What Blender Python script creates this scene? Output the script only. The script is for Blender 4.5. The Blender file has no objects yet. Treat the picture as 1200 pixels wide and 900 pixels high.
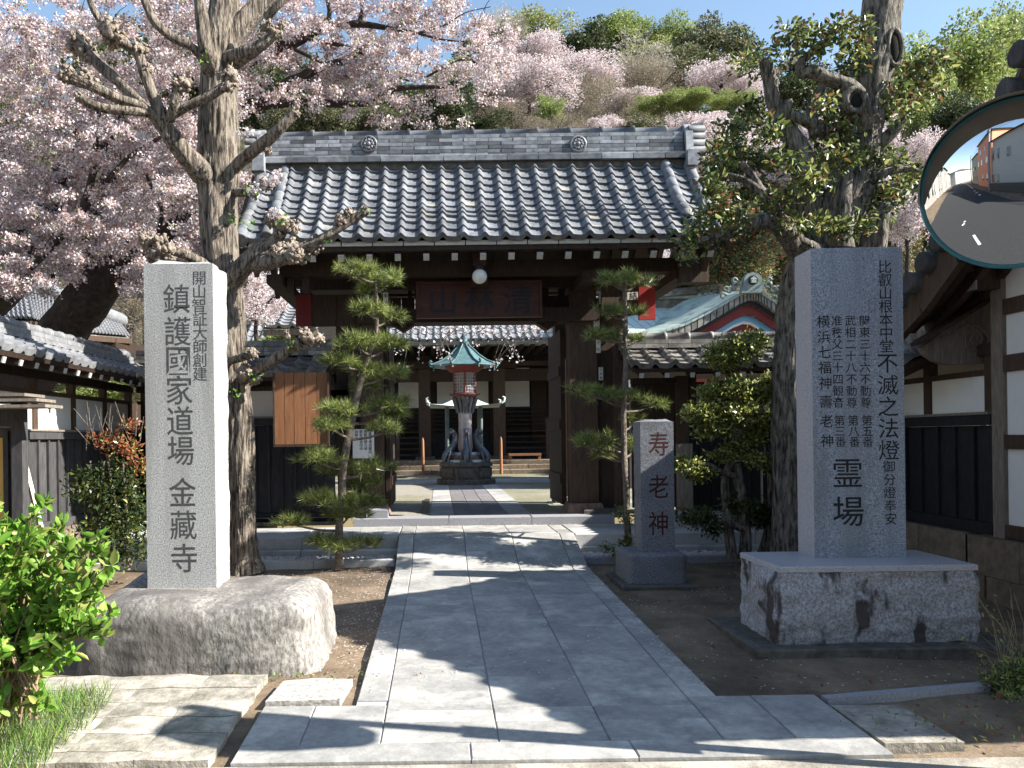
import bpy, math, random
import numpy as np
from mathutils import Vector, Matrix, noise
R = math.radians
rnd = random.Random(7)
rng = np.random.default_rng(11)
S = bpy.context.scene
# ---------------------------------------------------------------- camera
EYE = 1.5; FOC = 933.0; PX0, PY0 = 515.0, 514.0; ROLL = 0.013
cd = bpy.data.cameras.new('camera'); cam = bpy.data.objects.new('camera', cd); S.collection.objects.link(cam)
cd.sensor_width = 36; cd.lens = 36*FOC/1200; cd.shift_x = (600-PX0)/1200; cd.shift_y = (PY0-450)/1200
cd.clip_start = 0.05; cd.clip_end = 3000
cr, sr = math.cos(ROLL), math.sin(ROLL)
cam.matrix_world = Matrix(((cr, sr, 0, 0), (0, 0, -1, 0), (-sr, cr, 0, EYE), (0, 0, 0, 1)))
S.camera = cam
S.render.resolution_x, S.render.resolution_y = 1024, 768
# ---------------------------------------------------------------- light
SUN_EL, SUN_A = R(36.5), R(12)      # height; angle of the sun from +X towards -Y
sdir = Vector((math.cos(SUN_EL)*math.cos(SUN_A), -math.cos(SUN_EL)*math.sin(SUN_A), math.sin(SUN_EL)))
W = bpy.data.worlds.new("World"); S.world = W; W.use_nodes = True
wn = W.node_tree.nodes; wn.clear()
sky = wn.new('ShaderNodeTexSky'); sky.sky_type = 'NISHITA'; sky.sun_disc = False
sky.sun_elevation = SUN_EL; sky.sun_rotation = math.pi/2 + SUN_A
sky.air_density = 1.35; sky.dust_density = 0.3; sky.ozone_density = 1.4
bg = wn.new('ShaderNodeBackground'); bg.inputs[1].default_value = 0.084
wo = wn.new('ShaderNodeOutputWorld')
W.node_tree.links.new(sky.outputs[0], bg.inputs[0]); W.node_tree.links.new(bg.outputs[0], wo.inputs[0])
sl = bpy.data.lights.new('sun', 'SUN'); sl.energy = 5.0; sl.angle = R(0.5); sl.color = (1, .95, .86)
so = bpy.data.objects.new('sun', sl); S.collection.objects.link(so)
so.rotation_euler = sdir.to_track_quat('Z', 'Y').to_euler()
S.view_settings.view_transform = 'Standard'; S.view_settings.look = 'None'
S.view_settings.exposure = 1.45; S.view_settings.gamma = 1
S.cycles.max_bounces = 6; S.cycles.transparent_max_bounces = 6
# ---------------------------------------------------------------- helpers
def P(px, py, Y):
    """point of the place seen at photo pixel (px,py), Y metres up the path"""
    u = (px-PX0)/FOC; v = (PY0-py)/FOC
    return Vector(((u*cr+v*sr)*Y, Y, EYE+(-u*sr+v*cr)*Y))
def G(Y):
    if Y < 0: return 0.0
    if Y < 8.6: return .027*Y
    if Y < 9.6: return .23
    return .545
def Gv(Y): return G(Y)
LINK = S.collection.objects.link
def props(o, label=None, cat=None, group=None, kind=None):
    if label: o['label'] = label
    if cat: o['category'] = cat
    if group: o['group'] = group
    if kind: o['kind'] = kind
    return o
def thing(name, label, cat, loc=(0, 0, 0), group=None):
    o = bpy.data.objects.new(name, None); LINK(o); o.location = loc; o.empty_display_size = .2
    o['_l'] = list(loc)
    return props(o, label, cat, group)
def put(name, me, mat=None, parent=None, M=None):
    o = bpy.data.objects.new(name, me); LINK(o)
    if parent is not None:
        o.parent = parent
        if parent.type == 'EMPTY': o.matrix_parent_inverse = Matrix.Translation(-Vector(parent.location))
        elif parent.get('_off') is not None: o.matrix_parent_inverse = Matrix.Translation(-Vector(parent['_off']))
    if M is not None: o.matrix_basis = M
    if mat is not None and len(me.materials) == 0:
        for m in (mat if isinstance(mat, (list, tuple)) else [mat]): me.materials.append(m)
    return o
class MB:
    def __init__(s): s.v = []; s.f = []; s.m = []; s.smooth = []
    def add(s, vs, fs, mi=0, sm=False):
        b = len(s.v); s.v += [tuple(p) for p in vs]
        for f in fs: s.f.append(tuple(b+i for i in f)); s.m.append(mi); s.smooth.append(sm)
    def box(s, x0, x1, y0, y1, z0, z1, mi=0, M=None, bev=0.0):
        if bev > 0:
            b = bev; vs = []; 
            for z, i in ((z0, 0), (z1-b, 0), (z1, b)):
                vs += [(x0+i, y0+i, z), (x1-i, y0+i, z), (x1-i, y1-i, z), (x0+i, y1-i, z)]
            fs = [(3, 2, 1, 0), (8, 9, 10, 11)]
            for k in (0, 4):
                for j in range(4): fs.append((k+j, k+(j+1) % 4, k+4+(j+1) % 4, k+4+j))
        else:
            vs = [(x0, y0, z0), (x1, y0, z0), (x1, y1, z0), (x0, y1, z0), (x0, y0, z1), (x1, y0, z1), (x1, y1, z1), (x0, y1, z1)]
            fs = [(3, 2, 1, 0), (4, 5, 6, 7), (0, 1, 5, 4), (1, 2, 6, 5), (2, 3, 7, 6), (3, 0, 4, 7)]
        if M is not None: vs = [M @ Vector(p) for p in vs]
        s.add(vs, fs, mi); return s
    def beam(s, a, b, w, h, mi=0, up=(0, 0, 1)):
        a = Vector(a); b = Vector(b); d = (b-a); L = d.length; d.normalize(); up = Vector(up)
        sd = d.cross(up)
        if sd.length < 1e-4: sd = Vector((1, 0, 0))
        sd.normalize(); u = sd.cross(d)
        vs = [p+sd*i*w/2+u*j*h/2 for p in (a, b) for i, j in ((-1, -1), (1, -1), (1, 1), (-1, 1))]
        s.add(vs, [(3, 2, 1, 0), (4, 5, 6, 7), (0, 1, 5, 4), (1, 2, 6, 5), (2, 3, 7, 6), (3, 0, 4, 7)], mi); return s
    def prism(s, pts, ax, a0, a1, mi=0):
        """polygon pts (2-D) extruded along axis 'x','y','z' from a0 to a1"""
        n = len(pts)
        def mk(p, a):
            return {'x': (a, p[0], p[1]), 'y': (p[0], a, p[1]), 'z': (p[0], p[1], a)}[ax]
        vs = [mk(p, a0) for p in pts]+[mk(p, a1) for p in pts]
        s.add(vs, [tuple(range(n-1, -1, -1)), tuple(range(n, 2*n))]+[(i, (i+1) % n, n+(i+1) % n, n+i) for i in range(n)], mi); return s
    def lathe(s, prof, c, n=16, mi=0, sm=True, ax=None):
        """prof [(r,z)], centre c"""
        c = Vector(c); vs = []
        for r, z in prof:
            for k in range(n):
                a = 2*math.pi*(k+.5)/n; p = Vector((r*math.cos(a), r*math.sin(a), z))
                if ax is not None: p = ax @ p
                vs.append(c+p)
        fs = []
        for i in range(len(prof)-1):
            for k in range(n): fs.append((i*n+k, i*n+(k+1) % n, (i+1)*n+(k+1) % n, (i+1)*n+k))
        s.add(vs, fs, mi, sm)
        s.add(vs[:n], [tuple(range(n-1, -1, -1))], mi); s.add(vs[-n:], [tuple(range(n))], mi); return s
    def tube(s, pts, rad, n=8, mi=0, bark=0.0, step=None, sm=True, seed=0.0, freq=5):
        pts = [Vector(p) for p in pts]
        if step:
            P2 = []; R2 = []
            q = [pts[0]*2-pts[1]]+pts+[pts[-1]*2-pts[-2]]
            for i in range(len(pts)-1):
                m = max(1, int((pts[i+1]-pts[i]).length/step))
                for k in range(m):
                    t = k/m; a, b, c, d = q[i:i+4]
                    P2.append(.5*((2*b)+(c-a)*t+(2*a-5*b+4*c-d)*t*t+(3*b-a-3*c+d)*t**3)); R2.append(rad[i]*(1-t)+rad[i+1]*t)
            P2.append(pts[-1]); R2.append(rad[-1]); pts, rad = P2, R2
        vs = []; N = len(pts); ref = None; L = 0
        for i in range(N):
            d = (pts[min(i+1, N-1)]-pts[max(i-1, 0)]).normalized()
            if ref is None:
                ref = d.cross(Vector((0, 1, 0.1))); ref.normalize()
            ref = (ref-d*ref.dot(d)).normalized(); o = d.cross(ref)
            if i: L += (pts[i]-pts[i-1]).length
            for k in range(n):
                a = 2*math.pi*k/n; r = rad[i]
                if bark:
                    ca, sa = math.cos(a), math.sin(a)
                    nz = noise.noise(Vector((ca*freq+seed, sa*freq, L*3.2+seed)))
                    nz = 1-abs(nz)*3.2
                    big = noise.noise(Vector((ca*1.2+seed, sa*1.2, L*1.1)))
                    r = r*(1+.22*big)+bark*nz
                vs.append(pts[i]+(ref*math.cos(a)+o*math.sin(a))*r)
        fs = [(i*n+k, i*n+(k+1) % n, (i+1)*n+(k+1) % n, (i+1)*n+k) for i in range(N-1) for k in range(n)]
        s.add(vs, fs, mi, sm)
        s.add(vs[:n], [tuple(range(n-1, -1, -1))], mi); s.add(vs[-n:], [tuple(range(n))], mi); return s
    def ball(s, c, r, mi=0, n=8, lump=0.0, sq=(1, 1, 1), sm=True):
        c = Vector(c); vs = []; m = max(4, n*3//4); sd = rnd.random()*50
        for i in range(m+1):
            th = math.pi*i/m
            for k in range(n):
                a = 2*math.pi*k/n; p = Vector((math.sin(th)*math.cos(a)*sq[0], math.sin(th)*math.sin(a)*sq[1], math.cos(th)*sq[2]))
                rr = r*(1+lump*noise.noise(p*1.8+Vector((sd, 0, 0))))
                vs.append(c+p*rr)
        fs = [(i*n+k, (i+1)*n+k, (i+1)*n+(k+1) % n, i*n+(k+1) % n) for i in range(m) for k in range(n)]
        s.add(vs, fs, mi, sm); return s
    def mesh(s, name, mats):
        me = bpy.data.meshes.new(name); me.from_pydata(s.v, [], s.f)
        for m in (mats if isinstance(mats, (list, tuple)) else [mats]): me.materials.append(m)
        me.polygons.foreach_set('material_index', s.m); me.polygons.foreach_set('use_smooth', s.smooth); me.update()
        return me
    def build(s, name, mats, parent=None, M=None): return put(name, s.mesh(name, mats), None, parent, M)
def bx(name, mat, parent, *a, **k): return MB().box(*a, **k).build(name, mat, parent)
def copy_tree(o, delta, label):
    c = o.copy(); LINK(c); c.location = Vector(o.location)+Vector(delta); c['label'] = label
    for ch in o.children:
        d = ch.copy(); LINK(d); d.parent = c
        for g in ch.children:
            e = g.copy(); LINK(e); e.parent = d
    return c
# ---------------------------------------------------------------- materials
def mat(name, c1, c2=None, rough=.8, scale=6, bump=0, bscale=None, rand=0, spec=.3, stretch=(1, 1, 1), detail=6, metal=0, contrast=(.3, .7), c3=None, s3=1.5, r3=(.5, .62), st3=(1, 1, 1), trans=0, tc='Object', grunge=0, bdist=.02, joints=None, grain=0, gscale=80):
    m = bpy.data.materials.new(name); m.use_nodes = True; nt = m.node_tree; N = nt.nodes; L = nt.links.new
    b = N['Principled BSDF']; b.inputs['Roughness'].default_value = rough; b.inputs['Specular IOR Level'].default_value = spec; b.inputs['Metallic'].default_value = metal
    tcn = N.new('ShaderNodeTexCoord'); mp = N.new('ShaderNodeMapping'); mp.inputs['Scale'].default_value = stretch
    oi = N.new('ShaderNodeObjectInfo'); ad = N.new('ShaderNodeVectorMath'); ad.operation = 'ADD'
    sc = N.new('ShaderNodeVectorMath'); sc.operation = 'SCALE'; sc.inputs[0].default_value = (37, 19, 53)
    L(oi.outputs['Random'], sc.inputs['Scale']); L(tcn.outputs[tc], ad.inputs[0]); L(sc.outputs[0], ad.inputs[1]); L(ad.outputs[0], mp.inputs[0])
    col = None
    if c2 is not None:
        nz = N.new('ShaderNodeTexNoise'); nz.inputs['Scale'].default_value = scale; nz.inputs['Detail'].default_value = detail; nz.inputs['Roughness'].default_value = .65
        L(mp.outputs[0], nz.inputs['Vector'])
        rp = N.new('ShaderNodeValToRGB'); rp.color_ramp.elements[0].position = contrast[0]; rp.color_ramp.elements[1].position = contrast[1]
        rp.color_ramp.elements[0].color = (*c1, 1); rp.color_ramp.elements[1].color = (*c2, 1)
        L(nz.outputs['Fac'], rp.inputs[0]); col = rp.outputs[0]
    else:
        rg = N.new('ShaderNodeRGB'); rg.outputs[0].default_value = (*c1, 1); col = rg.outputs[0]
    if c3 is not None:
        n3 = N.new('ShaderNodeTexNoise'); n3.inputs['Scale'].default_value = s3; n3.inputs['Detail'].default_value = 5; n3.inputs['Roughness'].default_value = .6
        mp3 = N.new('ShaderNodeMapping'); mp3.inputs['Scale'].default_value = st3; L(ad.outputs[0], mp3.inputs[0]); L(mp3.outputs[0], n3.inputs['Vector'])
        r3n = N.new('ShaderNodeMapRange'); r3n.inputs['From Min'].default_value = r3[0]; r3n.inputs['From Max'].default_value = r3[1]
        L(n3.outputs['Fac'], r3n.inputs['Value'])
        mx = N.new('ShaderNodeMix'); mx.data_type = 'RGBA'; L(r3n.outputs[0], mx.inputs[0]); L(col, mx.inputs[6]); mx.inputs[7].default_value = (*c3, 1); col = mx.outputs[2]
    if grain:
        ng = N.new('ShaderNodeTexNoise'); ng.inputs['Scale'].default_value = gscale; ng.inputs['Detail'].default_value = 8; ng.inputs['Roughness'].default_value = .75
        L(ad.outputs[0], ng.inputs['Vector']); mg = N.new('ShaderNodeMapRange'); mg.inputs['From Min'].default_value = .3; mg.inputs['From Max'].default_value = .7; mg.inputs['To Min'].default_value = 1-grain; mg.inputs['To Max'].default_value = 1+grain
        L(ng.outputs['Fac'], mg.inputs['Value']); hg = N.new('ShaderNodeHueSaturation'); L(mg.outputs[0], hg.inputs['Value']); L(col, hg.inputs['Color']); col = hg.outputs[0]
    if rand:
        hs = N.new('ShaderNodeHueSaturation'); mr = N.new('ShaderNodeMapRange'); mr.inputs['To Min'].default_value = 1-rand; mr.inputs['To Max'].default_value = 1+rand
        L(oi.outputs['Random'], mr.inputs['Value']); L(mr.outputs[0], hs.inputs['Value']); L(col, hs.inputs['Color']); col = hs.outputs[0]
    L(col, b.inputs['Base Color'])
    if bump:
        nb = N.new('ShaderNodeTexNoise'); nb.inputs['Scale'].default_value = bscale or scale*2; nb.inputs['Detail'].default_value = 8; nb.inputs['Roughness'].default_value = .6
        L(mp.outputs[0], nb.inputs['Vector']); bp = N.new('ShaderNodeBump'); bp.inputs['Strength'].default_value = bump; bp.inputs['Distance'].default_value = bdist
        L(nb.outputs['Fac'], bp.inputs['Height']); L(bp.outputs[0], b.inputs['Normal'])
    if trans:
        tr = N.new('ShaderNodeBsdfTranslucent'); L(col, tr.inputs[0]); ms = N.new('ShaderNodeMixShader'); ms.inputs[0].default_value = trans
        L(b.outputs[0], ms.inputs[1]); L(tr.outputs[0], ms.inputs[2]); L(ms.outputs[0], N['Material Output'].inputs[0])
    return m
granite = mat('granite', (.16, .165, .17), (.58, .58, .57), .6, 125, .25, 60, contrast=(.33, .63), detail=3, c3=(.27, .265, .25), s3=5, r3=(.48, .8), st3=(1.6, 1, .16), bdist=.004)
granite_side = mat('rough_granite', (.20, .20, .20), (.52, .51, .49), .8, 60, .6, 30, contrast=(.35, .6), detail=4, c3=(.30, .27, .23), s3=5, r3=(.55, .75), bdist=.012)
granite_blue = mat('blue_granite', (.10, .12, .155), (.42, .46, .53), .55, 120, .2, 60, contrast=(.34, .64), detail=3, c3=(.17, .185, .21), s3=5, r3=(.5, .8), st3=(1.6, 1, .16), bdist=.003)
granite_dark = mat('grey_granite', (.2, .2, .22), (.36, .36, .38), .7, 70, .3, 40, bdist=.004)
rock = mat('weathered_rock', (.11, .10, .095), (.40, .38, .35), .85, 42, 1, 20, contrast=(.34, .64), detail=8, c3=(.125, .115, .11), s3=1.6, r3=(.42, .58), st3=(1.3, 1, .7), stretch=(1, 1, .6), bdist=.012)
rock2 = mat('split_granite', (.17, .17, .19), (.50, .50, .53), .8, 60, 1, 16, contrast=(.34, .64), detail=8, c3=(.075, .065, .065), s3=5.5, r3=(.53, .60), st3=(1, 1, .28), stretch=(1, 1, .9), bdist=.02)
granite_marker = mat('weathered_marker_granite', (.07, .075, .085), (.27, .28, .31), .75, 75, .5, 40, contrast=(.3, .66), c3=(.12, .12, .12), s3=3, r3=(.5, .7), bdist=.006)
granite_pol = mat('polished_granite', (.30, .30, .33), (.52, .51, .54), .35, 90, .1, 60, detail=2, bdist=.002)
incise = mat('incised_text', (.045, .047, .05), (.09, .09, .09), .9, 60)
incise2 = mat('incised_text_dark', (.016, .017, .02), (.03, .03, .03), .9, 60)
red_text = mat('red_text', (.045, .012, .012), (.075, .022, .02), .8, 40)
slabm = mat('paving_stone', (.20, .20, .20), (.41, .40, .375), .8, 2.8, .5, 60, grain=.22, gscale=22, rand=.06, c3=(.50, .485, .45), s3=2.2, r3=(.50, .68), bdist=.004, contrast=(.3, .72), detail=9)
slab_old = mat('old_flagstone', (.20, .185, .155), (.50, .46, .40), .9, 7, .8, 26, rand=.10, grain=.25, gscale=30, c3=(.15, .14, .11), s3=4, r3=(.5, .72), bdist=.012, contrast=(.33, .66), detail=10)
slab_dark = mat('dark_paver', (.13, .12, .125), (.22, .21, .21), .8, 12, .2, 50, rand=.12)
kerbm = mat('cut_granite', (.36, .36, .36), (.52, .52, .51), .7, 60, .2, 60, c3=(.3, .3, .29), s3=1.5, rand=.06, bdist=.003)
dirt = mat('bare_earth', (.115, .084, .056), (.25, .19, .13), .95, 3.2, .7, 18, grain=.25, gscale=40, c3=(.08, .06, .042), s3=.9, r3=(.5, .7), bdist=.02, detail=10)
courtm = mat('courtyard_gravel', (.19, .175, .145), (.36, .33, .28), .95, 30, .5, 80, c3=(.19, .185, .12), s3=.5, r3=(.46, .6))
asphalt = mat('asphalt', (.028, .028, .03), (.045, .045, .045), .9, 20, .3, 120, bdist=.003)
roadpaint = mat('road_paint', (.6, .6, .58), (.75, .75, .74), .7, 20)
grassgnd = mat('hill_undergrowth', (.03, .035, .015), (.14, .12, .07), .95, 1.6, 1, 4, c3=(.17, .13, .10), s3=.5, bdist=.5)
tile = mat('roof_tile_glaze', (.085, .093, .108), (.205, .215, .235), .62, 9, .25, 40, rand=.30, spec=.35, c3=(.30, .28, .23), s3=3, r3=(.56, .72), bdist=.003)
tile_old = mat('weathered_roof_tile', (.08, .078, .075), (.20, .19, .18), .5, 14, .2, 40, rand=.2, spec=.5, c3=(.3, .28, .25), s3=4, bdist=.003)
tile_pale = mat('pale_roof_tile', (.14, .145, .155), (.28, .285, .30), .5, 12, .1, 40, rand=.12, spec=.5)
noshi = mat('ridge_course_tile', (.09, .095, .105), (.27, .28, .30), .42, 10, .15, 40, rand=.6, spec=.5, bdist=.003)
darkwood = mat('dark_timber', (.022, .014, .010), (.06, .036, .024), .7, 6, .4, 22, stretch=(6, 6, 1.2), rand=.15, bdist=.006)
brown = mat('brown_timber', (.045, .029, .021), (.10, .064, .044), .7, 6, .4, 22, stretch=(6, 6, 1), rand=.15, bdist=.006)
greywood = mat('weathered_timber', (.13, .11, .09), (.28, .24, .20), .85, 7, .5, 22, stretch=(7, 7, .9), rand=.12, bdist=.006)
boardm = mat('cedar_board', (.22, .095, .045), (.36, .17, .08), .6, 5, .2, 20, stretch=(7, 7, .8), rand=.14, c3=(.1, .04, .02), s3=9, r3=(.66, .7), bdist=.004)
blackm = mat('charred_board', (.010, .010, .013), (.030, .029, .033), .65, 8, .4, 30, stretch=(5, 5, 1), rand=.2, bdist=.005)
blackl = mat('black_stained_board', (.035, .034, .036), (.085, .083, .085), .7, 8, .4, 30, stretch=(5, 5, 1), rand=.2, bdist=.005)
plaster = mat('white_plaster', (.72, .72, .71), (.82, .82, .8), .85, 3, .1, 40, bdist=.003)
whiteend = mat('white_painted_end', (.40, .39, .37), (.58, .57, .54), .8, 30)
cream = mat('eave_plaster', (.42, .40, .36), (.58, .56, .51), .85, 12, rand=.08)
redm = mat('red_lacquer', (.30, .025, .022), (.40, .045, .04), .5, 4)
reddark = mat('dark_red_lacquer', (.13, .015, .018), (.2, .025, .025), .5, 4)
plaquem = mat('plaque_wood', (.045, .016, .011), (.09, .032, .02), .5, 4, .1, 20, stretch=(1, 5, 9))
globem = mat('lamp_glass', (.8, .8, .76), None, .25, spec=.5)
copper = mat('verdigris_copper', (.30, .38, .34), (.46, .54, .48), .65, 8, .1, 30, c3=(.22, .29, .27), s3=2, rand=.06)
copper2 = mat('teal_copper', (.045, .105, .115), (.12, .21, .21), .5, 10, .15, 30, c3=(.08, .13, .16), s3=4)
copper3 = mat('pale_copper', (.42, .5, .46), (.62, .68, .64), .6, 8)
bluepaint = mat('blue_paint', (.14, .36, .62), (.2, .45, .7), .5, 5)
bronze = mat('dragon_bronze', (.04, .05, .065), (.15, .165, .19), .35, 14, .4, 30, spec=.6, metal=.3)
silver = mat('painted_column', (.34, .33, .37), (.55, .5, .52), .35, 18, .3, 40, metal=.3, c3=(.35, .16, .13), s3=6, r3=(.55, .65))
stone_dark = mat('dark_stone', (.055, .05, .045), (.15, .14, .12), .85, 14, .5, 30, c3=(.2, .19, .16), s3=5, r3=(.6, .75))
stone_step = mat('brown_stone', (.13, .10, .07), (.25, .2, .15), .9, 12, .4, 30, rand=.15)
bark_l = mat('pale_bark', (.055, .042, .034), (.31, .265, .215), .95, 9, 1, 10, stretch=(4.2, 4.2, .55), contrast=(.40, .58), bdist=.06, detail=5)
bark_g = mat('grey_bark', (.04, .035, .03), (.30, .27, .23), .95, 9, 1, 10, stretch=(4, 4, .7), contrast=(.38, .62), bdist=.05)
bark_d = mat('dark_bark', (.022, .016, .014), (.075, .058, .05), .95, 12, .8, 20, bdist=.03)
bark_p = mat('pine_bark', (.09, .07, .055), (.26, .22, .18), .95, 30, 1, 40, bdist=.02)
knobm = mat('burr_bark', (.10, .075, .06), (.38, .32, .26), .95, 22, 1, 40, contrast=(.3, .62), bdist=.02)
def leafm(name, c, r=.55, t=.3, spec=.35, v=.25):
    return mat(name, tuple(x*(1-v) for x in c), tuple(x*(1+v) for x in c), r, 2.5, trans=t, spec=spec, detail=2)
lf_need = leafm('pine_needle', (.19, .24, .07), .5, .2); lf_need2 = leafm('pine_needle_light', (.36, .39, .12), .5, .2)
lf_ever = leafm('evergreen_leaf', (.10, .12, .03), .35, .25, .5); lf_ever2 = leafm('evergreen_leaf_light', (.34, .36, .10), .35, .3, .5)
lf_dark = leafm('dark_leaf', (.035, .06, .02), .35, .15, .5); lf_red = leafm('red_leaf', (.33, .10, .05), .5, .35)
lf_brt = leafm('bright_shrub_leaf', (.17, .34, .045), .4, .4, .4); lf_brt2 = leafm('young_shrub_leaf', (.27, .44, .08), .45, .35)
lf_grass = leafm('grass_blade', (.15, .25, .07), .5, .3)
lf_old = leafm('glossy_leaf', (.13, .17, .045), .5, .3, .4); lf_old2 = leafm('glossy_leaf_light', (.38, .40, .13), .5, .35, .4); lf_old3 = leafm('rusty_leaf', (.24, .12, .05), .4, .3)
bl_w = leafm('blossom_white', (.74, .69, .70), .8, .35, .1, .05); bl_p = leafm('blossom_pink', (.66, .56, .58), .8, .35, .1, .08); bl_r = leafm('blossom_calyx', (.40, .25, .22), .8, .3, .1)
f_dg = leafm('hill_dark_green', (.045, .065, .028)); f_mg = leafm('hill_olive', (.13, .15, .07)); f_lg = leafm('hill_spring_green', (.25, .33, .09), t=.35); f_yg = leafm('hill_yellow_green', (.34, .36, .14), t=.35)
f_br = leafm('hill_bud_brown', (.30, .24, .17)); f_gy = leafm('bare_twig_grey', (.36, .33, .29)); f_gy2 = leafm('twig_pale', (.46, .43, .38))
paper = mat('paper_slip', (.62, .6, .54), (.74, .72, .67), .8, 12); ink = mat('ink', (.02, .02, .02), None, .8)
ALLM = None
# ---------------------------------------------------------------- leaves (numpy)
def np_mesh(name, V, F4, mats, mi=None, smooth=False):
    me = bpy.data.meshes.new(name); n = len(V); k = F4.shape[1]; m = len(F4)
    me.vertices.add(n); me.vertices.foreach_set('co', np.ascontiguousarray(V, dtype=np.float32).ravel())
    me.loops.add(m*k); me.loops.foreach_set('vertex_index', np.ascontiguousarray(F4, dtype=np.int32).ravel())
    me.polygons.add(m); me.polygons.foreach_set('loop_start', np.arange(0, m*k, k, dtype=np.int32))
    try: me.polygons.foreach_set('loop_total', np.full(m, k, dtype=np.int32))
    except Exception: pass
    for a in mats: me.materials.append(a)
    if mi is not None: me.polygons.foreach_set('material_index', mi.astype(np.int32))
    me.update(calc_edges=True); return me
def unit(a): return a/np.maximum(np.linalg.norm(a, axis=1, keepdims=True), 1e-6)
def leaf_mesh(name, C, size, mats, prob, asp=.5, outd=None, outk=0.0, up=0.0, fold=.18, szvar=.35, tri=False, hexa=False):
    n = len(C); d = rng.normal(size=(n, 3)); d = unit(d)
    if outd is not None: d = unit(d+outd*outk)
    d[:, 2] += up; d = unit(d)
    w = unit(np.cross(d, rng.normal(size=(n, 3)))); nn = np.cross(d, w)
    s = size*(1-szvar+2*szvar*rng.random((n, 1)))
    if tri:
        V = np.empty((n, 3, 3)); V[:, 0] = C-w*s*asp*.5; V[:, 1] = C+w*s*asp*.5; V[:, 2] = C+d*s
        F = np.arange(n*3).reshape(n, 3)
    elif hexa:
        V = np.empty((n, 6, 3)); h = nn*s*fold
        V[:, 0] = C; V[:, 1] = C+d*s*.33+w*s*asp*.44+h*.8; V[:, 2] = C+d*s*.72+w*s*asp*.36+h*.5; V[:, 3] = C+d*s-h*.5; V[:, 4] = C+d*s*.72-w*s*asp*.36+h*.5; V[:, 5] = C+d*s*.33-w*s*asp*.44+h*.8
        b = (np.arange(n)*6)[:, None]; F = np.stack([b+np.array([0, 1, 2, 3]), b+np.array([0, 3, 4, 5])], 1).reshape(-1, 4)
        mi = np.repeat(rng.choice(len(mats), size=n, p=prob), 2)
        return np_mesh(name, V.reshape(-1, 3), F, mats, mi)
    else:
        V = np.empty((n, 4, 3)); V[:, 0] = C; V[:, 1] = C+d*s*.5+w*s*asp*.5+nn*s*fold; V[:, 2] = C+d*s; V[:, 3] = C+d*s*.5-w*s*asp*.5+nn*s*fold
        F = np.arange(n*4).reshape(n, 4)
    mi = rng.choice(len(mats), size=n, p=prob)
    return np_mesh(name, V.reshape(-1, 3), F, mats, mi)
def cloud(centers, radii, per, shell=.5):
    """points in ellipsoids; radii (n,3)"""
    C = np.repeat(np.asarray(centers, float), per, axis=0); Rr = np.repeat(np.asarray(radii, float), per, axis=0)
    d = unit(rng.normal(size=(len(C), 3))); r = (shell+(1-shell)*rng.random((len(C), 1)))**.7
    return C+d*r*Rr, d
# ---------------------------------------------------------------- text
_tc = bpy.data.curves.new('glyph', 'FONT'); _to = bpy.data.objects.new('glyph', _tc); LINK(_to)
def glyph(ch, depth, bold):
    _tc.body = ch; _tc.extrude = 0; _tc.offset = bold; _tc.resolution_u = 3
    bpy.context.view_layer.update()
    dg = bpy.context.evaluated_depsgraph_get(); me = _to.evaluated_get(dg).to_mesh()
    v = [tuple(p.co) for p in me.vertices]; f = [tuple(p.vertices) for p in me.polygons]; _to.evaluated_get(dg).to_mesh_clear(); return v, f
_v, _f = glyph('國', 0, 0); _xs = [p[0] for p in _v]; _ys = [p[1] for p in _v]
EMC = ((min(_xs)+max(_xs))/2, (min(_ys)+max(_ys))/2); EMS = max(_ys)-min(_ys)
def write(mb, chars, M, sz, depth=.001, bold=.012, mi=0, sx=1.0):
    """chars: [(ch, x, z, scale)] in plane, M maps (x, z, out) to the place"""
    for ch, x, z, k in chars:
        if ch == ' ': continue
        v, f = glyph(ch, 0, (.006) if ch not in '霊鎮護叡壽尊燈藏開智証創滅番観動奉' else (0 if ch in '奉' else .003)); q = sz*k/EMS
        mb.add([M @ Vector(((a-EMC[0])*q*sx+x, (b-EMC[1])*q+z, c*q)) for a, b, c in v], f, mi)
def column(text, x, z_top, pitch, k=1.0): return [(c, x, z_top-pitch*(i+.5), k) for i, c in enumerate(text)]
def faceM(o, right=(1, 0, 0), up=(0, 0, 1), out=(0, -1, 0)):
    r, u, t = Vector(right), Vector(up), Vector(out); o = Vector(o)
    return Matrix(((r.x, u.x, t.x, o.x), (r.y, u.y, t.y, o.y), (r.z, u.z, t.z, o.z), (0, 0, 0, 1)))
# ---------------------------------------------------------------- roof tiles
def tile_mesh(name, w, L, amp, m, segs=10, th=.024, lip=False):
    mb = MB(); top0 = []; top1 = []; b1 = []; segs = max(segs, 8)
    for i in range(segs+1):
        s = i/segs; z = amp*(.5+.5*math.cos(math.pi*(s-.2)/.22)) if abs(s-.2) < .22 else -.16*amp*math.sin(math.pi*(s-.42)/.58)*(s > .3)
        x = -.04*w+s*w*1.06
        top0.append((x, -.03*L, z+.004)); top1.append((x, L*1.0, z+th+.012)); b1.append((x, L*1.0, z-(.03 if lip else .010)))
    n = segs+1
    mb.add(top0+top1, [(i, i+1, n+i+1, n+i) for i in range(segs)], 0, True)
    mb.add(top1+b1, [(i, i+1, n+i+1, n+i) for i in range(segs)], 0, False)
    mb.add([top0[0], top1[0], b1[0], top0[0]], [(0, 1, 2)], 0); mb.add([top0[-1], top1[-1], b1[-1]], [(0, 1, 2)], 0)
    return mb
def frame(a, d, o):
    n = a.cross(d)
    if n.z < 0: n = -n
    return Matrix(((a.x, d.x, n.x, o.x), (a.y, d.y, n.y, o.y), (a.z, d.z, n.z, o.z), (0, 0, 0, 1)))
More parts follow.
